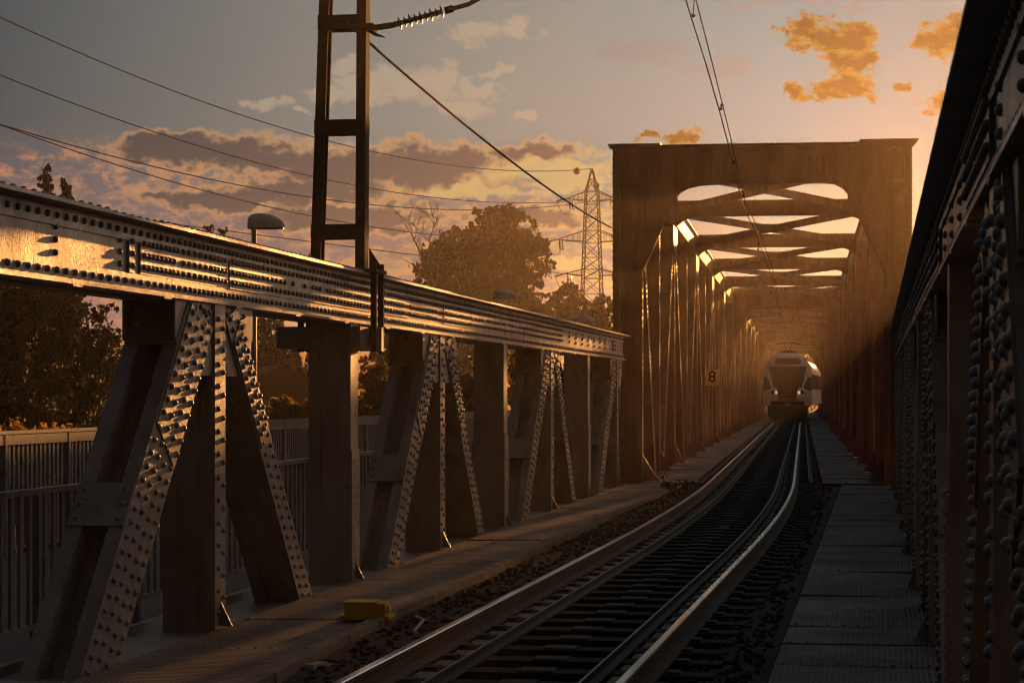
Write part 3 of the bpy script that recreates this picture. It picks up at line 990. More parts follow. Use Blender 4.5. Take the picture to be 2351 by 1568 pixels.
# ------------------------------------------------------------------ catenary mast
ms = empty('catenary_mast', W1(-4.64, 19.9), -A1, label='dark ladder-shaped steel mast rising from the left girder with an insulator arm', category='mast')
zb, zt = ZT + .05, 7.6
for (x0, x1, lean) in ((-.55, -.455, .17), (-.12, -.03, .03)):
    mb = MB()
    for (a, b, y0, y1) in ((x0, x1, -.02, 0.), (x0, x1, .12, .14), (x0 if x0 < -.3 else x1 - .02, x0 + .02 if x0 < -.3 else x1, 0., .12)):
        vs = []
        for z, lx in ((zb, 0), (zt, lean * (zt - zb) / 4.9)):
            vs += [(a + lx, y0, z), (b + lx, y0, z), (b + lx, y1, z), (a + lx, y1, z)]
        mb.add(vs, [(0, 3, 2, 1), (4, 5, 6, 7), (0, 1, 5, 4), (1, 2, 6, 5), (2, 3, 7, 6), (3, 0, 4, 7)])
    mb.build('leg', M['dark_steel'], ms)
for i in range(5):
    z = 3.0 + .97 * i
    mb = MB(); lx = .17 * (z - zb) / 4.9; l2 = .03 * (z - zb) / 4.9
    mb.box(-.55 + lx, -.03 + l2, -.035, -.021, z, z + .135); mb.box(-.55 + lx, -.03 + l2, .141, .155, z, z + .135)
    mb.build('batten', M['dark_steel'], ms)
mb = MB()
mb.box(-.62, .10, -.12, .34, zb - .03, zb)
mb.prism([(0.0, zb), (.13, zb), (0., zb + .20)], .04, .06, 'xz'); mb.prism([(-.57, zb), (-.66, zb), (-.57, zb + .16)], .04, .06, 'xz')
for y in (-.05, .25):
    mb.box(.035, .085, y, y + .05, 1.95, zb + .06)
    mb.box(-.66, -.61, y, y + .05, 1.95, zb + .06)
mb.build('clamp_base', M['dark_steel'], ms)
# arm with insulator
p0 = Vector((-.02, .10, 4.96)); p1 = Vector((.2, .10, 4.985)); pe = Vector((.93, .10, 5.16)); pf = Vector((2.45, .10, 5.95))
mb = MB()
mb.box(-.06, .04, .02, .18, 4.93, 5.0); mb.tube([(-.12, .1, 4.96), (.10, .1, 4.96)], .018)
mb.bar(p0, p1, .04, .05)
mb.prism([(.02, 4.90), (.13, 4.88), (.02, 4.93)], .03, .17, 'xz')
dd = (pe - p1).normalized()
mb.tube([p1, p1 + dd * .06], .028, 8)
mb.tube([p1 + dd * .52, p1 + dd * .60], .035, 8)
mb.tube([p1 + dd * .58, pe, pf], .022, 8)
mb.build('arm', M['dark_steel'], ms)
mb = MB()
pts = []; rr = []
for i in range(9):
    q = .06 + i * .051
    pts += [p1 + dd * q, p1 + dd * (q + .012), p1 + dd * (q + .018), p1 + dd * (q + .03)]
    r1 = .062 if i % 2 == 0 else .05
    rr += [.022, .022, r1, .024]
mb.tube(pts, rr, 14)
mb.build('insulator', M['ins_dark'], ms)
mb = MB(); mb.tube([pf, (2.47, .1, 6.35)], .015); mb.tube([(1.0, .1, 5.2), (.0, .1, 6.6)], .012); mb.build('stay', M['dark_steel'], ms)

# ------------------------------------------------------------------ overhead wires
def wire(name, pts, r, label, cat, group=None, m=None):
    mb = MB(); mb.tube(pts, r, 6)
    t = dict(label=label, category=cat)
    if group: t['group'] = group
    return mb.build(name, m or M['wire'], None, fix=False, **t)


wy = [8, 14, 20, 24.2, 27, 30, 33, 36, 40, 45, 60, 80, 110, 131]
wz = [6.25, 6.15, 6.05, 5.90, 5.62, 5.36, 5.14, 5.03, 4.95, 4.88, 4.82, 4.78, 4.74, 4.72]
wo = [0, 0, 0, -.07, -.07, -.08, -.10, -.14, -.16, -.05, .05, .0, .0, .1]
pts = [tp(Y, o_, z) for Y, z, o_ in zip(wy, wz, wo)]
cw = wire('contact_wire', pts, .009, 'lower wire of the pair running over the track to the pantograph', 'wire')
pts2 = [tp(Y, o_ + .05, z + d) for Y, z, o_, d in zip(wy[:8], wz[:8], wo[:8], (.55, .45, .34, .24, .12, .04, .03, .025))] + [tp(Y, o_ + .03, z + d) for Y, z, o_, d in zip(wy[8:], wz[8:], wo[8:], (.1, .12, .2, .2, .2, .06))]
cw2 = wire('catenary_wire', pts2, .008, 'upper wire of the pair running over the track through the portal', 'wire')
for Y, z, d in ((25., 5.86, .21), (29.6, 5.40, .05), (33.8, 5.11, .03), (38, 4.99, .06), (50, 4.86, .13), (70, 4.8, .17)):
    mb = MB()
    mb.tube([tp(Y, -.06 if Y < 32 else -.1, z - .02), tp(Y, -.04 if Y < 32 else -.09, z + d + .02)], .006, 5)
    mb.sphere(tp(Y, -.06 if Y < 32 else -.1, z), .03, .03, .025, 8, 5); mb.sphere(tp(Y, -.04 if Y < 32 else -.09, z + d), .025, .025, .025, 8, 5)
    mb.build('dropper', M['wire'], cw)
a = at(787, 45, 20.1); b_ = at(1405, 524, 43.4)
wire('span_cable', [a.lerp(b_, k / 14) - Vector((0, 0, .16 * 4 * (k / 14) * (1 - k / 14))) for k in range(15)], .014,
     'thick cable sloping from the ladder mast down to the left portal post', 'cable')

# power lines
YP = 120.
KP = YP / 400.
Wd = {'a': ((1357, 388), (-72.0, 48.999, 8.63), 'topmost power line with the round marker balls, ending at the pylon peak'),
      'b': ((1297, 464), (-82.7, 47.417, 8.35), 'second highest power line, ending at the left tip of the top pylon arm'),
      'c': ((1405, 455), (-77.2, 37.1, 8.42), 'third power line down, joining the second just before the pylon'),
      'd': ((1275, 547), (-89.45, 44.85, 8.38), 'power line ending at the left tip of the middle pylon arm'),
      'e': ((1292, 628), (-84.3, 24.1, .13), 'lowest power line, ending at the left tip of the bottom pylon arm')}
wirefar = {}
for k, ((px, py), (x2, z2, sag), lab) in Wd.items():
    # fitted for a pylon at 400 m; everything brought in to half that distance
    P1 = at(px, py, 400.); P2 = Vector((x2, 200, z2))
    pts = []
    for i in range(41):
        t = i / 40; q = P1.lerp(P2, t); q.z -= 4 * sag * t * (1 - t)
        pts.append(Vector((q.x * KP, q.y * KP, EYE + (q.z - EYE) * KP)))
    d = pts[-1] - pts[-2]
    wirefar[k] = wire('power_line', pts, .021, lab, 'power line', 'power lines running to the pylon')
    if k == 'a':
        mb = MB(); mb.sphere(at(1324, 393, 114), .18, .18, .18, 18, 12); mb.build('marker_ball', M['ball'], wirefar[k])

# pylon
py = empty('electricity_pylon', at(1359, 907, YP) - Vector((0, 0, EYE + 6)), R(8), label='tall lattice electricity pylon with three arms between tree and portal', category='pylon')
SC = YP / F
def pz(y): return EYE + (HY - y) * SC + 6
def hw(y): return ((y - 388) * .29 if y < 440 else 15 + (y - 440) * .037) * SC * .93
mb = MB()
levels = [388, 412, 440, 470, 500, 530, 558, 592, 618, 640, 675, 712, 755, 800, 850, 900, 1000, 1056]
for i in range(len(levels) - 1):
    y0, y1 = levels[i], levels[i + 1]
    h0, h1 = hw(y0) * 1.0, hw(y1) * 1.0
    if i == 0: h0 = .03
    z0, z1 = pz(y0), pz(y1)
    cs0 = [(-h0, -h0, z0), (h0, -h0, z0), (h0, h0, z0), (-h0, h0, z0)]; cs1 = [(-h1, -h1, z1), (h1, -h1, z1), (h1, h1, z1), (-h1, h1, z1)]
    for k in range(4):
        k2 = (k + 1) % 4
        mb.bar(cs0[k], cs1[k], .055)
        mb.bar(cs0[k], cs1[k2], .03); mb.bar(cs0[k2], cs1[k], .03)
        mb.bar(cs1[k], cs1[k2], .03)
mb.build('tower', M['pylon'], py)
for (yt, yb, wd) in ((440, 462, 60), (530, 556, 83), (618, 634, 64)):
    for q in (-1, 1):
        mb = MB(); w = wd * SC
        z0, z1 = pz(yt), pz(yb); h0 = hw(yt); h1 = hw(yb)
        tip = Vector((q * w, 0, z1 + .12))
        for yy in (-1, 1):
            mb.bar((q * h0, yy * h0, z0), tip, .042); mb.bar((q * h1, yy * h1, z1), tip, .042)
            for k in range(1, 5):
                f = k / 5
                pa = Vector((q * h0, yy * h0, z0)).lerp(tip, f); pb = Vector((q * h1, yy * h1, z1)).lerp(tip, f)
                mb.bar(pa, pb, .022)
        mb.build('cross_arm', M['pylon'], py)
        mb = MB(); Q = .6
        for dx in (0, .14 * Q):
            mb.tube([tip + Vector((q * .02, -.1 * Q + dx, 0)), tip + Vector((-.95 if q < 0 else -.8, -.5 - dx, -.28 - dx * .5)) * Q], .05, 8)
            ex = .30 * Q if q < 0 else .1
            mb.tube([tip + Vector((ex + dx * 2, dx, -.07)), tip + Vector((ex + .04 + dx * 2, dx, -.95 * Q))], .052, 8)
        mb.build('insulator', M['glassy'], py)
        mb = MB()
        p_ = tip + Vector((-.95 if q < 0 else -.8, -.5, -.3)) * Q; r_ = tip + Vector((.4, 0, -1.0)) * Q
        mb.tube([p_.lerp(r_, k / 8) - Vector((0, 0, .9 * 4 * (k / 8) * (1 - k / 8) * .5)) for k in range(9)], .016, 5)
        mb.build('jumper_cable', M['wire'], py)
mb = MB(); mb.sphere((.16, -.5, pz(428)), .175, .175, .175, 18, 12); mb.build('marker_ball', M['ball'], py)

# ------------------------------------------------------------------ lamps on the footpath
def lamp(x, ybase, Y, label):
    p = at(x, ybase, Y)
    e = empty('street_lamp', (p.x, p.y, -.4), 0, label=label, category='street lamp', group='pale street lamps over the footpath')
    zt = p.z + .4
    mb = MB(); mb.tube([(0, 0, 0), (0, 0, zt)], [.06, .045], 10); mb.build('pole', M['galv'], e)
    # head: shallow dome drooping from its clamp out to the right
    mb = MB(); vs = []; fs = []
    nx, na = 14, 12
    for i in range(nx + 1):
        f = i / nx
        xx = -.10 + .66 * f
        hh = .265 * (math.sin(math.pi * min(1, .30 + f * .70)) ** .55 if f < 1 else 0) * (1 if f > .03 else .8)
        wd = .15 * (math.sin(math.pi * min(1, .22 + .78 * f)) ** .5 if f < 1 else 0)
        zz = zt + .0 + f * .03
        for k in range(na + 1):
            a = math.pi * k / na
            vs.append((xx, wd * math.cos(a), zz + .02 + hh * math.sin(a) ** .8))
    for i in range(nx):
        for k in range(na):
            a = i * (na + 1) + k
            fs.append((a, a + 1, a + na + 2, a + na + 1))
    fs.append(tuple(range(na + 1)))
    mb.add(vs, fs, 0, True)
    mb.build('lamp_head', M['lamp_shell'], e)
    mb = MB(); mb.prism([(-.09, -.10), (.30, -.14), (.52, -.04), (.52, .04), (.30, .14), (-.09, .10)], zt + .012, zt + .035, 'xy'); mb.build('lamp_glass', M['lamp_glass'], e)


lamp(583, 528, 38.6, 'pale dome street lamp nearest the viewer, above the girder left of the ladder mast')
lamp(1143, 690, 63., 'pale dome street lamp in front of the big round tree')
lamp(1331, 742, 80., 'smallest pale dome street lamp, beside the portal and pylon foot')

# ------------------------------------------------------------------ trees and bushes
rng = np.random.default_rng(5)


def leaves(name, blobs, n, size, m, parent, origin):
    """many small leaf faces spread in lumpy clusters through ellipsoid blobs (cx,cy,cz,rx,ry,rz) relative to origin"""
    vol = np.array([b[3] * b[4] * b[5] for b in blobs]) ** .75; vol = vol / vol.sum()
    cnt = np.maximum((vol * n).astype(int), 40)
    nb = []; nc_ = []
    for b, c in zip(blobs, cnt):
        nb.append(b); nc_.append(int(c * .55))
        for _ in range(9):
            dd = rng.normal(size=3); dd /= np.linalg.norm(dd); f = rng.uniform(.8, 1.12); q = rng.uniform(.16, .34)
            nb.append((b[0] + dd[0] * b[3] * f, b[1] + dd[1] * b[4] * f, b[2] + dd[2] * b[5] * f, b[3] * q, b[4] * q, b[5] * q))
            nc_.append(int(c * .05))
    blobs, cnt = nb, nc_
    P = []
    for b, c in zip(blobs, cnt):
        ncl = max(5, c // 45)
        d = rng.normal(size=(ncl, 3)); d /= np.linalg.norm(d, axis=1)[:, None]
        rad = rng.uniform(.25, 1.06, ncl) ** .55
        cl = d * rad[:, None] * np.array(b[3:6])
        ids = rng.integers(0, ncl, c)
        sp = .13 * (b[3] + b[4] + b[5]) / 3
        pts = cl[ids] + rng.normal(size=(c, 3)) * sp * rng.uniform(.5, 1.1, (c, 1)) + np.array(b[:3])
        P.append(pts)
    P = np.concatenate(P); k = len(P)
    a = rng.normal(size=(k, 3)); a /= np.linalg.norm(a, axis=1)[:, None]
    b2 = rng.normal(size=(k, 3)); b2 -= (b2 * a).sum(1)[:, None] * a; b2 /= np.linalg.norm(b2, axis=1)[:, None]
    s = size * rng.uniform(.6, 1.35, (k, 1))
    v = np.stack([P - a * s, P + b2 * s * .55, P + a * s, P - b2 * s * .55], 1).reshape(-1, 3)
    me = bpy.data.meshes.new(name)
    me.vertices.add(4 * k); me.vertices.foreach_set('co', v.ravel())
    me.loops.add(4 * k); me.loops.foreach_set('vertex_index', np.arange(4 * k))
    me.polygons.add(k); me.polygons.foreach_set('loop_start', np.arange(k) * 4); me.polygons.foreach_set('loop_total', np.full(k, 4))
    me.materials.append(m)
    me.update(calc_edges=True); me.validate()
    o = bpy.data.objects.new(name, me); C.objects.link(o); o.parent = parent
    return o


def limbs(p, d, L, r, depth, mb, spread=.55):
    q = p + d * L
    mid = (p + q) / 2 + Vector((random.uniform(-1, 1), random.uniform(-1, 1), 0)) * L * .06
    mb.tube([p, mid, q], [r, r * .82, r * .66], 6)
    if depth == 0: return
    for i in range(3 if depth > 1 else 2):
        nd = (d + Vector((random.uniform(-1, 1), random.uniform(-1, 1), random.uniform(-.25, .7))) * spread).normalized()
        limbs(q, nd, L * random.uniform(.6, .82), r * .6, depth - 1, mb, spread)


def tree(name, cat, label, x, Y, blobs_px, n, size, m, group=None, trunk=True, zg=-6., tr=None):
    """blobs_px: (x, y, rx, ry) in photo pixels at depth Y"""
    base = at(x, HY, Y); base.z = zg
    t = dict(label=label, category=cat)
    if group: t['group'] = group
    e = empty(name, base, 0, **t)
    k = Y / F; bl = []
    for i, (bx, by, rx, ry) in enumerate(blobs_px):
        c = at(bx, by, Y) - base
        ry_ = rx * k * .85
        bl.append((c.x, c.y + random.uniform(-.4, .4) * ry_, c.z, rx * k, ry_, ry * k))
    leaves('crown' if trunk else 'foliage', bl, n, size, m, e, base)
    mb = MB(); zc = sum(b[2] for b in bl) / len(bl)
    r = tr or max(.07, .035 * zc)
    random.seed(int(x))
    if trunk:
        top = Vector((sum(b[0] for b in bl) / len(bl) * .5, 0, max(1., zc * .55)))
        mb.tube([(0, 0, -.2), top * .5 + Vector((r * .4, 0, 0)), top], [r * 1.25, r, r * .8], 8)
        for b in bl[:9]:
            tgt = Vector(b[:3]); st = top * random.uniform(.75, 1.)
            mid = st.lerp(tgt, .5) + Vector((0, 0, -.08 * (tgt - st).length))
            mb.tube([st, mid, tgt], [r * .5, r * .32, r * .12], 6)
            for _ in range(4):
                q = tgt + Vector((random.uniform(-1, 1) * b[3], random.uniform(-1, 1) * b[4], random.uniform(-.2, 1) * b[5])) * .8
                mb.tube([mid.lerp(tgt, random.uniform(.3, 1)), q], [r * .14, r * .04], 5)
        mb.build('trunk', M['bark'], e)
    else:
        for _ in range(7):
            b = random.choice(bl)
            mb.tube([(random.uniform(-.3, .3), random.uniform(-.3, .3), -.1), (b[0] * .6, b[1] * .6, b[2] * .6), (b[0], b[1], b[2] + b[5] * .6)], [.05, .035, .012], 5)
        mb.build('stem', M['bark'], e)
    return e


tree('leafy_tree', 'tree', 'large dark leafy tree under the girder at the far left', 80, 44,
     [(40, 640, 150, 130), (-40, 760, 160, 150), (90, 760, 150, 120), (205, 770, 85, 90), (190, 860, 100, 90), (60, 890, 190, 110), (-60, 930, 160, 120), (230, 930, 60, 70), (0, 1050, 260, 120)],
     64000, .05, M['leaf_dark'], zg=-6)
tree('poplar_tree', 'tree', 'slim treetop poking above the girder at the far left, the taller of two', 105, 60,
     [(105, 402, 12, 26), (103, 440, 22, 32), (100, 520, 30, 60), (100, 640, 42, 90)], 5200, .07, M['leaf_dark'], 'treetops above the girder')
tree('poplar_tree', 'tree', 'slim treetop poking above the girder at the far left, the shorter of two', 148, 60,
     [(150, 424, 12, 16), (146, 460, 20, 28), (146, 540, 28, 60), (146, 650, 40, 80)], 4200, .07, M['leaf_dark'], 'treetops above the girder')
tree('poplar_tree', 'tree', 'tiny treetop just showing over the girder left of the nearest lamp', 497, 75,
     [(480, 523, 12, 9), (512, 530, 10, 8), (495, 575, 26, 30), (495, 680, 44, 80)], 4200, .07, M['leaf_dark'], 'treetops above the girder')
tree('leafy_tree', 'tree', 'orange-lit tree behind the house, seen between the first brace legs and the wide post', 640, 95,
     [(625, 775, 36, 40), (655, 800, 34, 36), (610, 820, 40, 44), (672, 836, 26, 28), (640, 870, 46, 40), (598, 760, 22, 28), (640, 850, 50, 40), (690, 870, 30, 30), (620, 740, 18, 16)], 20000, .085, M['leaf'])
tree('leafy_tree', 'tree', 'small narrow tree at the right end of the house roof', 712, 100,
     [(712, 822, 9, 20), (712, 850, 12, 24), (706, 880, 22, 30)], 2600, .09, M['leaf'])
tree('leafy_tree', 'tree', 'big round backlit tree with a broad ragged crown between mast and pylon', 1110, 112,
     [(1130, 535, 75, 52), (1165, 520, 62, 40), (1190, 560, 62, 44), (1085, 565, 70, 44), (1040, 575, 52, 44), (1000, 615, 48, 56), (1060, 630, 90, 62),
      (1140, 620, 80, 60), (1205, 610, 58, 44), (1215, 660, 34, 50), (1100, 700, 120, 70), (990, 680, 40, 56), (1180, 700, 70, 60), (1148, 492, 34, 20), (1232, 575, 36, 26), (1190, 770, 70, 60), (1080, 800, 120, 80), (1000, 800, 60, 70)],
     64000, .11, M['leaf'])
tree('leafy_tree', 'tree', 'small rounded tree at the pylon foot, left one of the pair', 1300, 108,
     [(1300, 690, 38, 34), (1275, 715, 36, 34), (1330, 712, 34, 30), (1300, 760, 60, 44), (1240, 730, 30, 26), (1312, 665, 22, 16)], 16000, .09, M['leaf'])
tree('leafy_tree', 'tree', 'small tree squeezed between pylon foot and portal post', 1385, 104,
     [(1385, 705, 26, 24), (1400, 740, 30, 34), (1370, 740, 26, 34), (1385, 780, 50, 40)], 9000, .09, M['leaf'])
tree('leafy_tree', 'tree', 'dark tree seen behind the wide bush, between the second and third brace frames', 885, 70,
     [(880, 810, 34, 40), (905, 850, 44, 50), (935, 820, 40, 50), (970, 860, 60, 60), (860, 775, 14, 22)], 11000, .08, M['leaf_dark'])
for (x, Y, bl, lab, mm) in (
        (660, 50, [(645, 935, 26, 26), (668, 948, 32, 26), (700, 955, 30, 26), (632, 950, 18, 26), (715, 935, 16, 24), (670, 985, 60, 30)], 'gold-lit bush in front of the house, above the slatted parapet', 'leaf_sunlit'),
        (860, 52, [(850, 850, 24, 30), (872, 870, 28, 32), (845, 890, 28, 36), (885, 915, 34, 36), (860, 945, 46, 34), (905, 900, 24, 30)], 'gold-lit bush right of the wide post under the mast', 'leaf_sunlit'),
        (1085, 60, [(1075, 880, 24, 26), (1100, 890, 26, 30), (1085, 925, 40, 34), (1120, 910, 24, 30)], 'gold-lit bush seen just right of the second brace frame', 'leaf_sunlit'),
        (1190, 66, [(1185, 835, 18, 28), (1195, 870, 22, 30), (1190, 910, 30, 34), (1215, 880, 20, 30)], 'gold-lit bush in the gap before the third brace frame', 'leaf_sunlit'),
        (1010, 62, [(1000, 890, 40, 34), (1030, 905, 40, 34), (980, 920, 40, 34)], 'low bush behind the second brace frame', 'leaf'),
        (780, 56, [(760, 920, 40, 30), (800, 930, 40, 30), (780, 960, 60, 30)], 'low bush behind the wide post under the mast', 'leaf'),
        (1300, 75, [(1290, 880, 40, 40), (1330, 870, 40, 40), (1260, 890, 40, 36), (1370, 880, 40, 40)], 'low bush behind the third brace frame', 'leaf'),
        (60, 30, [(20, 1010, 90, 40), (120, 1020, 80, 40), (60, 1060, 140, 50), (180, 1040, 60, 40)], 'orange-lit hedge behind the parapet at the far left', 'leaf_sunlit')):
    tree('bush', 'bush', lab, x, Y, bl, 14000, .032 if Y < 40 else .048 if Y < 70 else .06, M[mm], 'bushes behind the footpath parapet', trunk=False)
tree('leafy_tree', 'tree', 'dark tree closing the view behind the train at the far end of the bridge', 1850, 300,
     [(1800, 860, 50, 50), (1850, 850, 50, 50), (1900, 860, 60, 60), (1840, 900, 90, 50), (1790, 830, 26, 26), (1870, 820, 30, 26), (1960, 880, 60, 50), (1740, 880, 50, 40)], 16000, .24, M['leaf_dark'])
# bare tree
e = empty('bare_tree', at(985, HY, 92) - Vector((0, 0, EYE + 6)), 0, label='leafless pale-branched tree in front of the big round tree', category='tree')
random.seed(11)
mb = MB()
b0 = e.location
def rel(x, y): return at(x, y, 92) - b0
trk = [rel(975, 907) - Vector((0, 0, 5)), rel(970, 760), rel(988, 700), rel(1000, 665), rel(985, 620), rel(965, 580), rel(948, 545), rel(938, 505)]
mb.tube(trk, [.16, .13, .11, .08, .055, .04, .022, .008], 6)
trk2 = [rel(990, 700), rel(1003, 650), rel(1000, 590), rel(985, 550), rel(998, 520), rel(1007, 495)]
mb.tube(trk2, [.08, .06, .045, .03, .02, .008], 6)
for tk in (trk, trk2):
    for i in range(1, len(tk) - 1):
        for _ in range(4 if i > 2 else 1):
            st = tk[i].lerp(tk[i + 1], random.random())
            d = Vector((random.uniform(-1, .8), random.uniform(-.6, .6), random.uniform(.3, 1.3))).normalized()
            limbs(st, d, random.uniform(.35, .7), .018, 2, mb, .5)
mb.tube([rel(985, 640), rel(950, 610), rel(918, 590)], [.03, .02, .006], 5)
mb.build('trunk', M['bark'], e)
# pruned trunk by the portal
e = empty('pruned_tree', at(1388, HY, 100) - Vector((0, 0, EYE + 6)), 0, label='pale pruned tree stump with cut limbs beside the portal', category='tree')
b0 = e.location
def rel2(x, y): return at(x, y, 100) - b0
mb = MB(); mb.tube([Vector((0, 0, 0)), rel2(1380, 760), rel2(1384, 735), rel2(1392, 722)], [.22, .16, .12, .10], 7)
mb.tube([rel2(1384, 745), rel2(1402, 738), rel2(1415, 742)], [.07, .05, .04], 6)
mb.build('trunk', M['bark'], e)

# ------------------------------------------------------------------ house
hp = at(655, HY, 86)
h = empty('house', (hp.x, hp.y, -6), R(14), label='dark brown house with a tiled roof glimpsed behind the parapet and gold-lit bush', category='house')
zt_ = EYE + (907 - 888) / F * 86 + 6
mb = MB(); mb.box(-1.4, 1.1, 0, 6, 0, zt_); mb.build('wall', M['wall'], h)
mb = MB(); mb.prism([(-1.7, zt_), (1.4, zt_), (1.4, zt_ + .1), (-.15, zt_ + .85), (-1.7, zt_ + .1)], -.35, 6.3, 'xz'); rf = mb.build('roof', M['roof'], h)
mb = MB(); mb.box(.5, .72, 2, 2.3, zt_ + .2, zt_ + 1.1); mb.box(.46, .76, 1.96, 2.34, zt_ + 1.1, zt_ + 1.16); mb.build('chimney', M['wall'], rf)
for (xa, za) in ((.08, 6.95), (.3, 5.6), (-.9, 6.95)):
    mb = MB(); mb.box(xa - .04, xa + .36, -.04, .02, za - .04, za + .40); w = mb.build('window', M['train_grey'], h)
    mb = MB(); mb.box(xa, xa + .32, -.055, -.041, za, za + .34); mb.build('pane', M['pane'], w)
mb = MB(); mb.box(-.5, .0, -.05, .02, 0, 2.0); mb.build('door', M['roof'], h)
mb = MB(); mb.box(-1.6, 1.3, -1.2, -.01, 6.3, 6.37); mb.build('porch_roof', M['roof'], h)

# ------------------------------------------------------------------ train
tr0 = tp(130.5, 0)
train = empty('train', (tr0.x, tr0.y, 0), -math.atan(.1323), label='white and black passenger train with both headlights on, coming head-on through the bridge', category='train')
# local: +y away from the viewer, x lateral


def nose_d(z, x):
    P_ = [(.3, .25), (.95, .06), (1.4, 0), (1.9, .05), (2.1, .14), (3.0, .58), (3.5, .88), (3.8, 1.12), (4.0, 1.5), (4.07, 1.9)]
    for (a, b), (c, d) in zip(P_, P_[1:]):
        if z <= c:
            dd = b + (d - b) * max(0, z - a) / (c - a); break
    else: dd = 1.9
    return dd + .42 * (abs(x) / 1.44) ** 3.2


def hwid(z):
    P_ = [(.3, 1.30), (.93, 1.43), (2.7, 1.44), (3.2, 1.39), (3.6, 1.18), (3.9, .92), (4.02, .72), (4.07, .45)]
    for (a, b), (c, d) in zip(P_, P_[1:]):
        if z <= c: return b + (d - b) * max(0, z - a) / (c - a)
    return .45


def skin(zs, lf, rf, off, nc=10):
    mb = MB(); vs = []; fs = []
    for z in zs:
        for k in range(nc + 1):
            x = lf(z) + (rf(z) - lf(z)) * k / nc
            vs.append((x, nose_d(z, x) - off, z))
    for i in range(len(zs) - 1):
        for k in range(nc):
            a = i * (nc + 1) + k
            fs.append((a, a + 1, a + nc + 2, a + nc + 1))
    mb.add(vs, fs, 0, True)
    return mb


def li(p):
    def f(z):
        for (a, b), (c, d) in zip(p, p[1:]):
            if z <= c: return b + (d - b) * max(0, z - a) / (c - a)
        return p[-1][1]
    return f


zs = list(np.linspace(.93, 4.07, 26))
body = skin(zs, lambda z: -hwid(z), lambda z: hwid(z), 0, 24)
ring = [(-hwid(z), nose_d(z, hwid(z)), z) for z in zs] + [(hwid(z), nose_d(z, hwid(z)), z) for z in zs[::-1]]
nr = len(ring)
LC = 17.
body.add(ring + [(x, LC, z) for x, y, z in ring], [(i, (i + 1) % nr, (i + 1) % nr + nr, i + nr) for i in range(nr)] + [tuple(range(nr, 2 * nr))], 0, False)
bd = body.build('body', M['train_white'], train, fix=True)
def zl(a, b, k=8): return list(np.linspace(a, b, k))
skin(zl(2.0, 3.27), li([(2.0, -.66), (3.27, -1.0)]), li([(2.0, .66), (3.27, 1.0)]), .012).build('windscreen', M['train_glass'], train)
skin(zl(1.36, 1.995, 5), li([(1.36, -.50), (1.99, -.655)]), li([(1.36, .50), (1.99, .655)]), .010).build('nose_panel', M['train_black'], train)
skin(zl(3.40, 3.76, 4), li([(3.4, -.80), (3.76, -.70)]), li([(3.4, .80), (3.76, .70)]), .012).build('destination_panel', M['train_black'], train)
for q in (-1, 1):
    if q < 0: a, b = li([(1.80, -1.425), (2.65, -1.425)]), li([(1.80, -1.40), (1.95, -.93), (2.62, -1.22), (2.65, -1.24)])
    else: a, b = li([(1.80, 1.40), (1.95, .93), (2.62, 1.22), (2.65, 1.24)]), li([(1.80, 1.425), (2.65, 1.425)])
    skin(zl(1.82, 2.62, 8), a, b, .014, 6).build('side_window', M['train_glass'], train)
    # grey frame between windscreen and outer pillar
    a2 = li([(2.0, -.82), (3.27, -1.12)]) if q < 0 else li([(2.0, .67), (3.27, 1.01)])
    b2 = li([(2.0, -.67), (3.27, -1.01)]) if q < 0 else li([(2.0, .82), (3.27, 1.12)])
    skin(zl(2.0, 3.27, 8), a2, b2, .008, 2).build('pillar_trim', M['train_black'], train)
    # headlight lens
    zc, xc0 = 1.71, q * .74
    a3 = lambda z, q=q: xc0_(z, q, -1); 
    def xc0_(z, q, s): 
        hh = math.sqrt(max(0, 1 - ((z - 1.71) / .115) ** 2)); return q * .76 + s * .23 * hh
    skin(zl(1.60, 1.82, 7), lambda z, q=q: xc0_(z, q, -1), lambda z, q=q: xc0_(z, q, 1), .016, 6).build('lamp_housing', M['train_black'], train)
    mb = MB(); mb.sphere((q * .67, nose_d(1.71, .67) - .02, 1.71), .10, .04, .10, 16, 10); mb.build('headlight', M['headlamp'], train)
skin(zl(.95, 1.18, 3), lambda z: -.98, lambda z: .98, .02, 10).build('coupler_recess', M['train_under'], train)
skin(zl(1.20, 1.33, 3), lambda z: -.56, lambda z: .56, .03, 8).build('bumper', M['train_grey'], train)
mb = MB()
mb.box(-1.18, 1.18, .35, LC - .2, .30, .925); mb.box(-1.0, 1.0, .12, .35, .22, .94)
mb.prism([(-1.15, .25), (1.15, .25), (1.0, .12), (-1.0, .12)], .1, .2, 'xz')
mb.build('underframe', M['train_under'], train)
mb = MB(); mb.tube([(0, .15, 1.0), (0, -.22, 1.0)], .11, 10); mb.box(-.16, .16, -.28, -.2, .9, 1.12); mb.tube([(.13, -.25, 1.02), (.13, -.3, 1.02)], .07, 10)
mb.build('coupler', M['train_grey'], train)
for s in (1.9, 4.4, 13.4, 15.9):
    mb = MB()
    for q in (-1, 1): mb.tube([(q * .70, s, .40), (q * .80, s, .40)], .40, 18)
    mb.tube([(-.7, s, .4), (.7, s, .4)], .08, 8)
    mb.build('wheelset', M['train_under'], train)
for q in (-1, 1):
    mb = MB()
    mb.box(q * 1.438, q * 1.452, 2.4, LC - .6, 1.95, 2.95); mb.build('side_glazing', M['train_glass'], train)
    for s in (5.5, 11.0):
        mb = MB(); mb.box(q * 1.441, q * 1.462, s, s + 1.3, .98, 3.0); mb.build('door', M['train_grey'], train)
mb = MB()
for x0, x1, z0, z1 in ((-.42, -.39, 1.42, 1.60), (-.29, -.26, 1.42, 1.60), (-.39, -.29, 1.50, 1.53)):
    mb.box(x0, x1, nose_d(1.5, .3) - .03, nose_d(1.5, .3) - .012, z0, z1)
mb.build('letter_emblem', M['train_grey'], train)
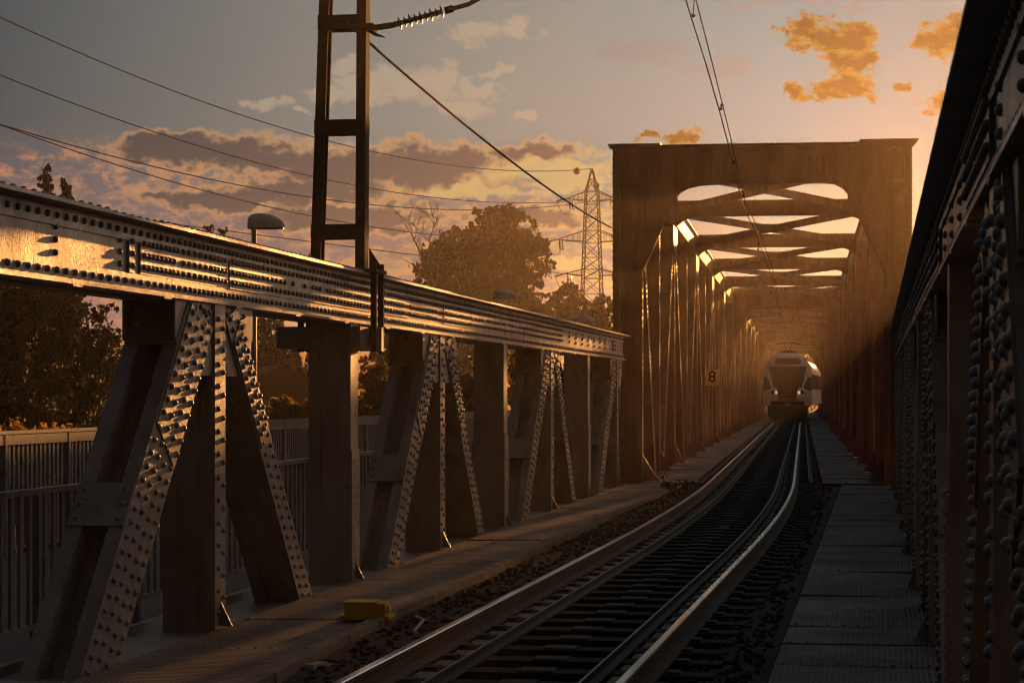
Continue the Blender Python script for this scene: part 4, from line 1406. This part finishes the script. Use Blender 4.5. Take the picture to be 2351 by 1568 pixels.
mb = MB(); mb.tube([(.18, nose_d(2.05, 0) - .03, 2.05), (.0, nose_d(2.2, 0) - .03, 2.2), (-.45, nose_d(2.35, 0) - .03, 2.28)], .014, 5); mb.build('wiper', M['train_under'], train)
mb = MB()
mb.box(-.30, .30, 2.6, 4.4, 4.06, 4.24); mb.box(-.55, .55, 4.6, 10, 4.05, 4.22)
mb.build('roof_equipment', M['train_under'], train)
mb = MB()
for q in (-1, 1):
    mb.tube([(q * .10, 3.2, 4.24), (q * .24, 3.0, 4.66)], .022, 6)
mb.tube([(-.68, 3.0, 4.64), (-.52, 3.0, 4.72), (.52, 3.0, 4.72), (.68, 3.0, 4.64)], .022, 6)
mb.tube([(-.68, 3.25, 4.62), (-.52, 3.25, 4.70), (.52, 3.25, 4.70), (.68, 3.25, 4.62)], .022, 6)
mb.tube([(-.25, 3.0, 4.68), (-.25, 3.25, 4.68)], .02, 6); mb.tube([(.25, 3.0, 4.68), (.25, 3.25, 4.68)], .02, 6)
mb.build('pantograph', M['train_under'], train)
# following car, bending right round the curve
c2 = MB()
a_ = R(-2.2)
rg = [(-hwid(z), z) for z in zs] + [(hwid(z), z) for z in zs[::-1]]
def cr(x, s, z): return (.04 + x * math.cos(a_) - (s) * math.sin(a_), LC + .5 + x * math.sin(a_) + s * math.cos(a_), z)
c2.add([cr(x, 0, z) for x, z in rg] + [cr(x, 22, z) for x, z in rg], [(i, (i + 1) % nr, (i + 1) % nr + nr, i + nr) for i in range(nr)] + [tuple(range(nr)), tuple(range(nr, 2 * nr))])
car = c2.build('rear_car', M['train_white'], train)
mb = MB()
for q in (-1, 1):
    p = [cr(q * 1.442, s, z) for s, z in ((1., 1.95), (21., 1.95), (21., 2.95), (1., 2.95))] + [cr(q * 1.455, s, z) for s, z in ((1., 1.95), (21., 1.95), (21., 2.95), (1., 2.95))]
    mb.add(p, [(0, 1, 2, 3), (7, 6, 5, 4), (0, 4, 5, 1), (1, 5, 6, 2), (2, 6, 7, 3), (3, 7, 4, 0)])
mb.build('glazing', M['train_glass'], car)
mb = MB(); mb.box(-1.2, 1.2, LC - .1, LC + .6, .6, 3.9); mb.build('gangway', M['train_under'], train)

# ------------------------------------------------------------------ small things
sg_p = W2(-3.02, 74.6) ; sz = EYE + (905 - 864) / F * 74.5
s_ = empty('distance_sign', (at(1635, 864, 74.5).x, 74.5, sz - .27), -A2, label='orange square sign reading 8 fixed to the left truss', category='sign')
mb = MB(); mb.box(-.21, .21, -.01, .01, 0, .54); mb.build('plate', M['sign'], s_)
mb = MB(); mb.box(-.03, .03, .011, .05, -.0, .5); mb.box(-.35, .03, .05, .08, .2, .26); mb.build('bracket', M['dark_steel'], s_)
fc = bpy.data.curves.new('digit', 'FONT'); fc.body = '8'; fc.size = .52; fc.align_x = 'CENTER'; fc.align_y = 'CENTER'; fc.extrude = .003; fc.offset = .012
fc.materials.append(M['black'])
ft = bpy.data.objects.new('digit_source', fc); C.objects.link(ft)
bpy.context.view_layer.update()
dm = bpy.data.meshes.new_from_object(ft.evaluated_get(bpy.context.evaluated_depsgraph_get()))
bpy.data.objects.remove(ft)
if not dm.materials: dm.materials.append(M['black'])
fo = bpy.data.objects.new('digit', dm); C.objects.link(fo); fo.parent = s_; fo.location = (0, -.016, .27); fo.rotation_euler = (R(90), 0, 0)

bp = at(842, 1425, 16.6)
yb = empty('trackside_box', (bp.x, bp.y, -.165), R(-6), label='yellow trackside equipment box standing by the kerb of the left walkway', category='equipment box')
mb = MB(); mb.box(-.16, .17, -.12, .12, -.03, .035); mb.build('base', M['rail_rust'], yb)
mb = MB(); mb.box(-.185, .195, -.15, .15, .036, .062); mb.box(-.15, .16, -.12, .12, .062, .155)
mb.build('housing', M['yellow'], yb)
mb = MB(); mb.box(-.155, .10, -.125, .125, .155, .166); mb.build('lid', M['yellow'], yb)
mb = MB(); mb.box(.162, .18, -.06, .06, .08, .13)
for q in (-.12, -.04, .05, .13): mb.rivet((q, -.15, .049), (0, -1, 0), .010, .008, 6)
mb.build('latch', M['yellow'], yb)
mb = MB()
cp = [at(955, 1408, 17), at(972, 1418, 16.7), at(962, 1432, 16.3), at(950, 1446, 15.9), at(960, 1452, 15.7)]
mb.tube([Vector((p.x, p.y, -.155)) for p in cp], .012, 6)
mb.build('loose_cable', M['scrap'], None, label='pale curled piece of cable lying in the gravel right of the yellow box', category='cable')
for (x, y, w, l, rz, lab) in ((728, 1548, .10, .22, .5, 'flat pale scrap of board lying in the gravel at the bottom edge'),
                              (1200, 1278, .06, .05, .2, 'small white crumpled litter beside the kerb halfway along'),
                              (1550, 1237, .02, .22, 1.0, 'thin pale stick lying between kerb and left rail'),
                              (1662, 1222, .03, .14, 1.2, 'short pale scrap lying just inside the bend of the track')):
    Y = 1.76 * F / (y - 907); p = at(x, y, Y)
    mb = MB(); mb.box(-w / 2, w / 2, -l / 2, l / 2, 0, .02); mb.box(-w / 3, w / 3, -l / 2.4, l / 3, .02, .03)
    o = mb.build('litter', M['scrap'], None, label=lab, category='litter', group='scraps lying beside the track'); o.location = (p.x, p.y, -.165); o.rotation_euler = (0, 0, -rz)
# weed
wp = at(1545, 1118, 41)
e = empty('weed', (wp.x - .1, 40.2, -.2), 0, label='small dark weed clump growing at the far end of the kerb', category='plant')
leaves('foliage', [(0, 0, .12, .30, .25, .13), (.25, .1, .1, .2, .2, .1)], 1200, .02, M['leaf_dark'], e, None)

# ------------------------------------------------------------------ haze
mb = MB()
mb.box(-460, 460, -40, 830, -7.7, 17.6)
hz = mb.build('haze', [], None, kind='stuff')
hm = bpy.data.materials.new('haze'); hm.use_nodes = True
hn = hm.node_tree; hn.nodes.clear()
pv = hn.nodes.new('ShaderNodeVolumePrincipled')
pv.inputs['Color'].default_value = (1., .90, .80, 1)
pv.inputs['Density'].default_value = .00043
pv.inputs['Anisotropy'].default_value = .8
ho = hn.nodes.new('ShaderNodeOutputMaterial'); hn.links.new(pv.outputs[0], ho.inputs['Volume'])
hz.data.materials.append(hm)
